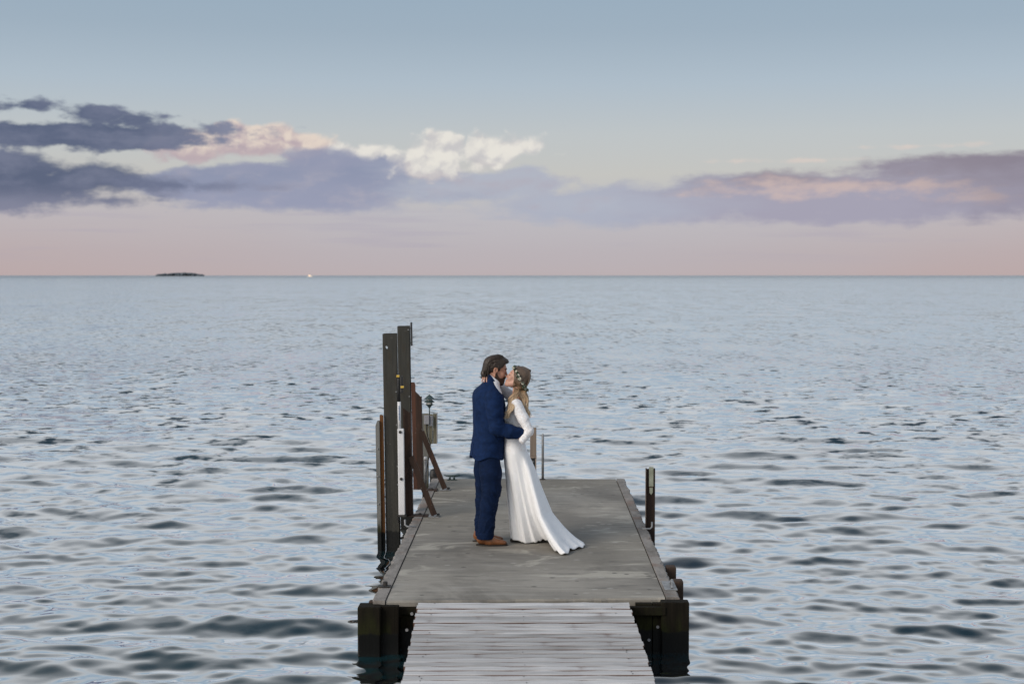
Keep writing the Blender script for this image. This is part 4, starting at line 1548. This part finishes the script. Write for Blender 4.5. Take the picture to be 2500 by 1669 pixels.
    # trousers
    def trousers(P):
        x, y, z = P[..., 0], P[..., 1], P[..., 2]
        a = chain(P, [((-.036, -.080, .90), .104), ((-.022, -.1, .70), .102), ((-.012, -.1, .54), .088), ((-.040, -.1, .38), .080), ((-.062, -.1, .20), .077), ((-.072, -.1, .03), .078)], .03)
        b = chain(P, [((-.085, .080, .90), .104), ((-.085, .1, .70), .100), ((-.082, .1, .54), .085), ((-.095, .1, .38), .078), ((-.104, .1, .20), .075), ((-.110, .1, .03), .075)], .03)
        f = .007 * ridge(np.sin(z * 40 + x * 30 + y * 12 + vnoise(P, (7, 7, 5), 5) * 4.6), .8) * np.exp(-((z - .50) / .13) ** 2)
        f = f + .006 * ridge(np.sin(z * 46 - x * 34 + y * 10 + vnoise(P, (8, 8, 6), 7) * 4.4), .8) * np.exp(-((z - .20) / .10) ** 2)
        f = f + .005 * vnoise(P, (9, 9, 13), 8) + .004 * np.exp(-((np.abs(x + .035)) / .012) ** 2) * 0
        d = smin(a, b, .03) - f
        cuff = chain(P, [((-.072, -.1, .14), .082), ((-.075, -.1, .03), .084)])
        cuff = np.maximum(cuff, z - .125)
        d = np.minimum(d, cuff)
        low = np.where(y < 0, .066, .060)
        return np.maximum(np.maximum(d, low - z), z - .90)
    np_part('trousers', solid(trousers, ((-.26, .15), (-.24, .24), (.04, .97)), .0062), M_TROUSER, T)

    # shoes
    for (sx, sy) in ((-.004, -.100), (-.045, .100)):
        def shoe(P, sx=sx, sy=sy):
            p = P - np.array((sx, sy, 0), np.float32)
            d = rc(p, (-.112, 0, .058), (-.02, -.004, .048), .041, .043)
            d = smin(d, rc(p, (-.02, -.004, .040), (.118, 0, .026), .046, .022), .03)
            d = smin(d, rc(p, (-.100, 0, .06), (-.085, 0, .115), .042, .047), .02)
            d = smin(d, rc(p, (-.03, 0, .075), (-.085, 0, .11), .028, .045), .03)
            d = np.maximum(d, .0125 - p[..., 2])
            d = np.maximum(d, p[..., 2] - .118)
            return d
        s = np_part('shoe', solid(shoe, ((sx - .18, sx + .17), (sy - .07, sy + .07), (-.005, .13)), .0038), M_LEATHER, T)
        out = []
        for k in range(36):
            a = 2 * math.pi * k / 36
            cxx = math.cos(a)
            wdt = .044 * (1 - .25 * max(0, cxx) ** 2) * (1 - .18 * max(0, -cxx))
            out.append((sx - .006 + .154 * cxx, sy + wdt * math.sin(a) * (1 if abs(math.sin(a)) > .3 else .95)))
        n = len(out)
        mb = MB().add([(x, y, .001) for x, y in out] + [(x, y, .0135) for x, y in out],
                      [tuple(range(n))[::-1], tuple(range(n, 2 * n))] + [(i, (i + 1) % n, n + (i + 1) % n, n + i) for i in range(n)])
        mb.build('sole', M_SOLE, s)

    # hair
    def hair(p):
        x, y, z = p[..., 0], p[..., 1], p[..., 2]
        d = ell(p, (-.016, 0, .044), (.110, .087, .094))
        d = smin(d, ell(p, (.052, 0, .094), (.048, .058, .034)), .03)
        d = smin(d, ell(p, (-.080, 0, -.020), (.045, .066, .066)), .03)
        d = smin(d, ell(p, (-.092, 0, -.058), (.038, .056, .036)), .02)
        zh = pw(x, [(-.2, -.125), (-.07, -.112), (-.045, -.085), (-.030, -.045), (-.022, .004), (.004, .012), (.008, -.036), (.026, -.034), (.032, .015), (.052, .040), (.070, .070), (.095, .084), (.14, .095)])
        d = smax(d, (zh - z) * .7, .010)
        ang = np.arctan2(z - .02, x + .02)
        q = np.stack([ang * .09, y, np.hypot(x + .02, z - .02)], -1)
        n = vnoise(q, (16, 75, 40), 3) + .6 * vnoise(q, (30, 150, 80), 4)
        return d - .0045 * n
    hm = put(solid(hair, ((-.16, .13), (-.11, .11), (-.14, .16)), .0030), HM)
    mb = MB()
    rng = random.Random(5)
    for i in range(90):
        a = rng.uniform(-1.0, 1.0)
        y0 = .078 * a
        w = math.sqrt(max(0, 1 - a * a))
        st = rng.uniform(0, .5)
        p0 = np.array((.085 * w - .05 * st, y0 * .75, .098 * w + .012 - .01 * st + (1 - w) * .03))
        p1 = np.array((.01 - .03 * st, y0 * .98, .060 + .083 * w))
        p2 = np.array((-.075, y0 * 1.05, .045 + .052 * w))
        p3 = np.array((-.118 * (.62 + .38 * w), y0 * 1.02, -.012 * w - .005))
        p4 = np.array((-.112 * (.62 + .38 * w) + rng.uniform(-.012, .012), y0 * .95, -.075 - rng.uniform(-.012, .028)))
        pts = [p0, p1, p2, p3, p4]
        if i % 3 == 0:
            pts.append(p4 + np.array((-.012 - .008 * rng.random(), 0, rng.uniform(-.004, .006))))
        jit = [np.array(p) + np.array([rng.uniform(-.004, .004) for _ in range(3)]) for p in pts]
        lock(mb, [xf(HM, p) for p in jit], rng.uniform(.004, .0075), rng, .0035, 1.6, 14, .6, .2)
    tri = mb.mesh('locks')
    qv = np.array(mb.v)
    qf = np.array([f for f in mb.f if len(f) == 4])
    bpy.data.meshes.remove(tri)
    np_part('hair', np_join([hm, (qv, qf)]), M_HAIR_M, T)

    # beard
    def beard(p):
        x, y, z = p[..., 0], p[..., 1], p[..., 2]
        d = head_sdf(p) - .0035 - .0014 * vnoise(p, (220, 220, 220), 9)
        top = pw(x, [(-.02, -.012), (.006, -.020), (.02, -.045), (.045, -.068), (.070, -.062), (.080, -.046), (.12, -.048)])
        d = smax(d, (z - top) * .7, .004)
        d = smax(d, -ell(p, (.100, 0, -.069), (.016, .020, .011)), .003)
        return np.maximum(d, -.004 - x)
    np_part('beard', put(solid(beard, ((-.02, .13), (-.09, .09), (-.14, 0.0)), .0026), HM), M_BEARD, T)
    for s in (-1, 1):
        MB().tube([xf(HM, p) for p in ((.088, s * .012, .026), (.092, s * .026, .031), (.082, s * .044, .029), (.072, s * .054, .022))], [.003, .0042, .004, .002], 6).build('eyebrow', M_LASH, T, True)
        MB().tube([xf(HM, p) for p in ((.086, s * .020, -.003), (.0895, s * .032, -.007), (.081, s * .045, -.004))], [.0012, .0018, .0012], 5).build('eyelash', M_LASH, T, True)
    return T


build_man()


# ------------------------------------------------------------------ the bride
def build_bride():
    T = thing('person', 'bride in white lace gown and flower crown kissing the man, arm round his neck', 'person', (OX, OY, DZ + .001))
    HM = frame((.236, -.008, 1.609), R(-4), R(-26), R(5), .95, True)
    cy = .02
    rows = [(.90, .214, cy, .112, .165), (.97, .204, cy, .103, .152), (1.04, .199, cy, .092, .130), (1.11, .198, cy, .088, .124), (1.18, .200, cy, .094, .131),
            (1.25, .206, cy, .102, .143), (1.32, .217, cy, .092, .152), (1.375, .228, cy, .076, .152), (1.415, .236, cy, .060, .118), (1.45, .240, cy, .048, .062), (1.50, .240, cy, .044, .047)]
    SH, EL, WR = (.222, -.132, 1.362), (.347, -.205, 1.118), (.284, -.238, 1.032)
    SR, ER, WRR = (.215, .165, 1.375), (.085, .190, 1.490), (-.035, .120, 1.580)
    head = put(solid(lambda p: head_sdf(p, True), ((-.13, .14), (-.105, .105), (-.14, .14)), .0028), HM)
    nb = xf(HM, (-.028, 0, -.05))

    def torso(P):
        d = loft(P, rows, 0, 2.15, -.005)
        d = smin(d, rc(P, (.236, 0, 1.40), nb, .050, .044), .03)
        d = smin(d, chain(P, [(SH, .048), (EL, .036), (WR, .026)]), .02)
        d = smin(d, chain(P, [(SR, .048), (ER, .036), (WRR, .026)]), .02)
        for sy in (.045, .125):
            d = smin(d, chain(P, [((.21, sy - .01, .86), .075), ((.225, sy, .50), .045), ((.245, sy + .01, .10), .032), ((.20, sy + .01, .03), .022)]), .03)
        return d
    body = solid(torso, ((-.10, .42), (-.30, .27), (.005, 1.56)), .0100)
    # far hand resting on the man's shoulder
    hf = solid(lambda P: hand_pts(P - np.array((.006, -.030, .012), np.float32), (-.035, .120, 1.582), (-.068, .055, 1.612),
               [((-.104, -.004, 1.600), (-.112, -.020, 1.566)), ((-.088, -.020, 1.600), (-.090, -.038, 1.564)), ((-.067, -.024, 1.602), (-.066, -.043, 1.566)), ((-.047, -.018, 1.606), (-.043, -.036, 1.576))],
               [(-.098, .022, 1.618), (-.083, .016, 1.624), (-.066, .014, 1.626), (-.050, .018, 1.624)], ((-.030, .06, 1.635), (-.022, .03, 1.64)), .0078),
               ((-.15, .03), (-.11, .15), (1.53, 1.70)), .0030)
    # near hand tucked behind his forearm
    hn = solid(lambda P: hand_pts(P, WR, (.248, -.185, 1.080),
               [((.210, -.160, 1.112), (.190, -.152, 1.116)), ((.203, -.158, 1.098), (.181, -.150, 1.100)), ((.201, -.160, 1.084), (.180, -.150, 1.084)), ((.205, -.166, 1.070), (.187, -.155, 1.070))],
               [(.227, -.170, 1.106), (.221, -.168, 1.094), (.219, -.170, 1.082), (.221, -.174, 1.070)], ((.245, -.18, 1.11), (.227, -.165, 1.13)), .0075),
               ((.14, .32), (-.28, -.10), (.98, 1.17)), .0030)
    np_part('body', np_join([head, body, hf, hn]), M_SKIN_F, T)

    # lace bodice with long sleeves and a low back
    def bodice(P):
        x, y, z = P[..., 0], P[..., 1], P[..., 2]
        d = loft(P, rows, 0, 2.15, .004)
        bust = smin(ell(P, (.130, cy - .062, 1.255), (.055, .058, .058)), ell(P, (.130, cy + .062, 1.255), (.055, .058, .058)), .02)
        d = smin(d, bust, .03)
        d = smax(d, (x - .290) * .975 + (z - 1.06) * .22, .006)
        d = smax(d, z - 1.425, .006)
        n1 = chain(P, [(SH, .060), ((.292, -.180, 1.235), .049), (EL, .0455)], .02)
        n1 = smin(n1, chain(P, [(EL, .0455), (WR, .034)]), .012)
        n1 = n1 - .004 * ridge(vnoise(P, (18, 12, 22), 2), .5)
        n1 = np.maximum(n1, -((P - np.array(WR, np.float32)) @ np.array((.62, .27, .73), np.float32)) - .026)
        f1 = chain(P, [(SR, .060), (ER, .046), (WRR, .034)], .02)
        f1 = f1 - .004 * ridge(vnoise(P, (18, 12, 22), 3), .5)
        f1 = np.maximum(f1, -((P - np.array(WRR, np.float32)) @ np.array((.78, .45, -.42), np.float32)))
        d = smin(smin(d, n1, .012), f1, .012)
        return d + .0012 * vnoise(P, (70, 70, 70), 5)
    np_part('bodice', solid(bodice, ((-.10, .42), (-.30, .27), (.90, 1.56)), .0055), M_LACE, T)

    # skirt: hip ring flowing to a trailing hem
    hem = [(180, .165, .11, .030), (200, .185, .05, .034), (222, .245, .012, .022), (247, .325, -.010, .006), (268, .41, -.004, .010), (284, .49, .030, .026),
           (293, .540, -.03, .030), (301, .560, -.22, .014), (308, .586, -.44, .008), (315, .628, -.555, .008), (322, .690, -.615, .006), (328, .722, -.53, .018),
           (333, .738, -.40, .022), (339, .80, -.315, .008), (345, .862, -.25, .008), (352, .888, -.17, .008), (358, .880, -.10, .008), (370, .83, .04, .010),
           (390, .70, .19, .010), (420, .50, .27, .010), (460, .32, .27, .010), (505, .205, .20, .022), (540, .165, .11, .030)]
    H = np.array(hem)
    NT, NZ = 420, 110
    thd = np.linspace(180, 540, NT, endpoint=False)

    def per(col, s=5):
        y = np.interp(thd, H[:, 0], H[:, col])
        ker = np.hanning(2 * s + 1)
        ker /= ker.sum()
        return np.convolve(np.concatenate([y[-s:], y, y[:s]]), ker, 'valid')
    hx, hy, hz = per(1), per(2), per(3)
    tr = np.interp(thd, [180, 255, 300, 360, 395, 440, 540], [0, 0, 1, 1, .6, 0, 0])
    th_ = np.radians(thd)
    rng = np.random.default_rng(3)
    fold = np.zeros(NT)
    fold2 = np.zeros(NT)
    for k, a in ((5, 1.0), (8, .9), (11, .8), (17, .5), (29, .22)):
        fold += a * np.sin(k * th_ + rng.uniform(0, 6.28))
        fold2 += a * np.sin((k + 2) * th_ + rng.uniform(0, 6.28))
    lv = np.concatenate([np.linspace(0, .14, 14, endpoint=False), np.linspace(.14, 1, NZ - 14)])
    V = np.zeros((NZ, NT, 3))
    sx_ = [0, .18, .39, .66, .80, .95, 1]
    sy_ = [0, .135, .26, .44, .63, .88, 1]
    hc = np.cos(th_)
    hs = np.sin(th_)
    for i, q in enumerate(lv):
        if q < .14:
            z = 1.045 - (1.045 - .90) * q / .14
            u = q / .14
            a_, b_, cx = np.interp(z, [.9, .97, 1.04, 1.05], [.118, .108, .098, .097]), np.interp(z, [.9, .97, 1.04, 1.05], [.172, .158, .136, .135]), np.interp(z, [.9, .97, 1.05], [.214, .204, .199])
            V[i, :, 0] = cx + a_ * hc
            V[i, :, 1] = cy + b_ * hs
            V[i, :, 2] = z
        else:
            s = (q - .14) / .86
            hT = np.interp(s, sx_, sy_)
            hL = s ** 1.05
            h = tr * hT + (1 - tr) * hL
            px, py = .214 + .118 * hc, cy + .172 * hs
            x = px + (hx - px) * h
            y = py + (hy - py) * h
            z = .90 * (1 - s) + hz * s
            am = .0115 * s ** 1.1 * (1 - .35 * tr * np.clip((s - .8) / .2, 0, 1))
            mixf = fold * (1 - s * .45) + fold2 * s * .45
            lead = np.interp(thd, [180, 230, 300, 350, 420, 540], [.7, 1, 1.0, .8, 1, .7])
            x = x + am * mixf * hc * lead
            y = y + am * mixf * hs * lead
            # hem ripples where the lace lies on the deck
            z = z + np.clip((s - .86) / .14, 0, 1) * tr * (.010 + .010 * np.sin(th_ * 37 + 1.0))
            # soft tug wrinkles over the hip
            V[i, :, 0], V[i, :, 1], V[i, :, 2] = x, y, np.maximum(z, .006)
    ker = np.array([.25, .5, .25])
    for _ in range(4):
        V[1:-1] = ker[0] * V[:-2] + ker[1] * V[1:-1] + ker[2] * V[2:]
    idx = np.arange(NZ * NT).reshape(NZ, NT)
    nx_ = np.roll(idx, -1, 1)
    Q = np.stack([idx[1:], nx_[1:], nx_[:-1], idx[:-1]], -1).reshape(-1, 4)
    sk = np_part('skirt', (V.reshape(-1, 3), Q), M_SKIRT, T)
    so = sk.modifiers.new('thickness', 'SOLIDIFY')
    so.thickness = .004
    so.offset = -1
    # shoe tips
    for (sx, sy) in ((.180, .055), (.205, .135)):
        def shoe(P, sx=sx, sy=sy):
            d = rc(P, (sx + .09, sy, .040), (sx, sy, .022), .030, .018)
            return np.maximum(d, .003 - P[..., 2])
        np_part('shoe', solid(shoe, ((sx - .04, sx + .14), (sy - .05, sy + .05), (-.01, .09)), .004), M_SOLE, T)

    # hair: a fitted cap and long wavy locks
    def cap(p):
        x, y, z = p[..., 0], p[..., 1], p[..., 2]
        d = ell(p, (-.018, 0, .042), (.106, .086, .091))
        d = smin(d, ell(p, (-.060, 0, -.02), (.058, .078, .085)), .03)
        d = smin(d, ell(p, (-.005, 0, -.03), (.045, .083, .075)), .02)
        zh = pw(x, [(-.2, -.16), (-.02, -.14), (.020, -.12), (.036, -.05), (.050, .020), (.066, .058), (.085, .082), (.14, .10)])
        d = smax(d, (zh - z) * .7, .008)
        ang = np.arctan2(z, x)
        q = np.stack([ang * .09, y, np.hypot(x, z)], -1)
        return d - .0025 * vnoise(q, (60, 30, 40), 3)
    cp = put(solid(cap, ((-.16, .12), (-.11, .11), (-.17, .15)), .0032), HM)
    mb = MB()
    rng = random.Random(9)
    N = 460
    for i in range(N):
        fam = i % 12
        j = lambda a: rng.uniform(-a, a)
        u = rng.random()
        if fam >= 10:                 # over the neck, gathered behind the shoulder
            pts = [xf(HM, (.0 - .09 * u, -.012, .132)), xf(HM, (-.03 - .06 * u, -.072, .09)), xf(HM, (-.05 - .05 * u, -.092, .01)), xf(HM, (-.055 - .045 * u, -.090, -.06)), (.250 + .055 * u + j(.006), -.105 + .02 * u + j(.006), 1.478),
                   (.268 + .035 * u + j(.006), -.105 + .03 * u + j(.006), 1.42), (.298 + .022 * u + j(.008), -.090 + .02 * u, 1.35), (.318 + .022 * u + j(.010), -.075 + j(.01), 1.265 + j(.03))]
            ph = 2.4 + u * 1.6
        elif fam < 4:                   # over the near temple to the front bunch
            pts = [xf(HM, (.074 - .07 * u, -.012, .104 + .026 * u)), xf(HM, (.062 - .07 * u, -.062, .085 + .010 * u)), xf(HM, (.044 - .075 * u, -.090, .020)), xf(HM, (.026 - .065 * u, -.094, -.050)),
                   (.205 + .045 * u + j(.005), -.118 + j(.006), 1.487), (.168 + .030 * u + j(.006), -.158 + j(.008), 1.415), (.142 + .030 * u + j(.010), -.180 + j(.010), 1.335 + j(.01)),
                   (.126 + .040 * u + j(.014), -.172 + j(.012), 1.262 + j(.03))]
            ph = 0.4 + u * 1.6
        elif fam < 7:                 # back bunch
            v = rng.uniform(-1, .7)
            pts = [xf(HM, (-.01 - .05 * u, v * .03, .134)), xf(HM, (-.070 - .02 * u, v * .070, .105)), xf(HM, (-.118, v * .084, .02)), xf(HM, (-.114, v * .082, -.06)), (.312 + j(.010), v * .072 - .02, 1.482),
                   (.304 + .018 * u + j(.006), v * .068 - .03, 1.41), (.322 + .020 * u + j(.008), v * .062 - .035, 1.33), (.336 + .024 * u + j(.010), v * .055 - .04, 1.245 + j(.028))]
            ph = 2.0 + u * 1.6
        elif fam < 9:                 # middle, falling behind the ear and forward of the shoulder
            pts = [xf(HM, (.01 - .07 * u, -.012, .132)), xf(HM, (-.02 - .05 * u, -.070, .095)), xf(HM, (-.04 - .05 * u, -.095, .015)), xf(HM, (-.035 - .04 * u, -.096, -.055)), (.232 + .030 * u + j(.005), -.118 + j(.006), 1.478),
                   (.186 + .030 * u, -.160 + j(.008), 1.405), (.160 + .030 * u + j(.008), -.188 + j(.008), 1.33 + j(.02)), (.142 + .030 * u + j(.012), -.185 + j(.010), 1.265 + j(.03))]
            ph = 1.0 + u * 1.6
        else:                         # far side
            pts = [xf(HM, (.05 - .10 * u, .02, .120)), xf(HM, (.02 - .08 * u, .085, .04)), xf(HM, (.01 - .06 * u, .090, -.05)), (.22 + .05 * u, .10 + j(.01), 1.47), (.19 + .08 * u, .13 + j(.012), 1.40), (.18 + .09 * u + j(.01), .14 + j(.012), 1.30 + j(.04))]
            ph = u * 2
        c = crom(pts, 30)
        ph += rng.uniform(-.35, .35)
        am = rng.uniform(.009, .019)
        for k in range(31):
            tt = max(0, k / 30 - .45) / .55
            w_ = am * min(1, tt * 2)
            c[k] += np.array((math.sin(ph + tt * 9.5), math.cos(ph + tt * 9.5) * .8, 0)) * w_
        r = rng.uniform(.0036, .0066)
        rad = [r * (.55 + .45 * min(1, k / 8)) * (1 - .85 * max(0, (k / 30 - .7) / .3) ** 1.6) for k in range(31)]
        mb.tube(c, rad, 6, True, .55)
    np_part('hair', np_join([cp, (np.array(mb.v), np.array([f for f in mb.f if len(f) == 4]))]), M_HAIR_F, T)

    # face details
    for s in (-1, 1):
        MB().tube([xf(HM, p) for p in ((.084, s * .012, .026), (.088, s * .026, .030), (.079, s * .044, .028), (.068, s * .054, .020))], [.0016, .0024, .0024, .001], 6).build('eyebrow', M_LASH, T, True)
        MB().tube([xf(HM, p) for p in ((.084, s * .018, -.004), (.0905, s * .032, -.009), (.083, s * .047, -.005), (.078, s * .053, .0))], [.0014, .0026, .0024, .001], 5).build('eyelash', M_LASH, T, True)

    # flower crown
    K = MB()
    c = np.array((.260, -.006, 1.607))
    u = np.array((.115, 0, -.205))
    u /= np.linalg.norm(u)
    w = np.array((0, 1.0, 0))
    nrm = np.cross(u, w)
    if nrm[0] > 0:
        nrm = -nrm

    def ring(a, ex=0.0):
        return c + u * (.120 + ex) * math.cos(a) + w * (.101 + ex) * math.sin(a)
    K.tube([ring(2 * math.pi * k / 48) for k in range(49)], .0035, 6)
    crown = K.build('flower_crown', M_LEAF, T, True)
    fl = MB()
    for ringi, (nn, rr, hh, tilt) in enumerate(((6, .012, .003, .35), (5, .008, .007, .75), (3, .0045, .010, 1.1))):
        for k in range(nn):
            a = 2 * math.pi * k / nn + ringi * .5
            ca, sa = math.cos(a), math.sin(a)
            base = np.array((ca * rr * .3, sa * rr * .3, hh * .3))
            tip = np.array((ca * rr * 1.35 * math.cos(tilt * .8), sa * rr * 1.35 * math.cos(tilt * .8), hh + rr * math.sin(tilt)))
            sd = np.array((-sa, ca, 0)) * rr * .62
            mid = (base + tip) / 2 + np.array((ca * .002, sa * .002, -.001))
            th_k = np.array((0, 0, .0012))
            vv = [base, mid + sd, tip + sd * .45, tip - sd * .45, mid - sd]
            vb = [q - th_k for q in vv]
            fl.add(vv + vb, [(0, 1, 2, 3, 4), (9, 8, 7, 6, 5)] + [(q, 5 + q, 5 + (q + 1) % 5, (q + 1) % 5) for q in range(5)])
    fm = fl.mesh('blossom')
    fm.materials.append(M_PETAL)
    lf = MB().add([(0, 0, 0), (.006, .004, .001), (.012, .005, .002), (.022, 0, -.001), (.012, -.005, .002), (.006, -.004, .001), (.011, 0, -.002)],
                  [(0, 1, 2, 3, 4, 5), (1, 0, 6), (2, 1, 6), (3, 2, 6), (4, 3, 6), (5, 4, 6), (0, 5, 6)]).mesh('leaf')
    lf.materials.append(M_LEAF)
    rng = random.Random(12)

    def outq(a):
        o = (ring(a, .01) - c)
        o /= np.linalg.norm(o)
        return o
    k = 0
    a = -2.95
    while a < 2.95:
        o = outq(a)
        d = Vector(o * 1.0 - nrm * rng.uniform(-.5, .35) + np.array((0, -.25 if math.sin(a) < 0 else .2, 0)))
        e = link('blossom', fm, None, crown)
        e.location = ring(a, rng.uniform(.004, .010)) + nrm * rng.uniform(-.007, .007)
        q = d.normalized().to_track_quat('Z', 'Y')
        e.rotation_euler = (q @ Matrix.Rotation(rng.uniform(0, 6), 3, 'Z').to_quaternion()).to_euler()
        e.scale = (rng.uniform(.65, 1.15),) * 3
        a += rng.uniform(.26, .42)
    for k in range(96):
        a = rng.uniform(-3.1, 3.1)
        o = outq(a)
        tng = (ring(a + .05) - ring(a))
        tng /= np.linalg.norm(tng)
        d = Vector(o * rng.uniform(.2, .9) + tng * rng.choice((-1, 1)) * rng.uniform(.4, 1) + nrm * rng.uniform(-.7, .7))
        e = link('leaf', lf, None, crown)
        e.location = ring(a, .003) + nrm * rng.uniform(-.005, .005)
        q = d.normalized().to_track_quat('X', 'Z')
        e.rotation_euler = q.to_euler()
        e.scale = (rng.uniform(1.2, 2.0),) * 3
    return T


build_bride()
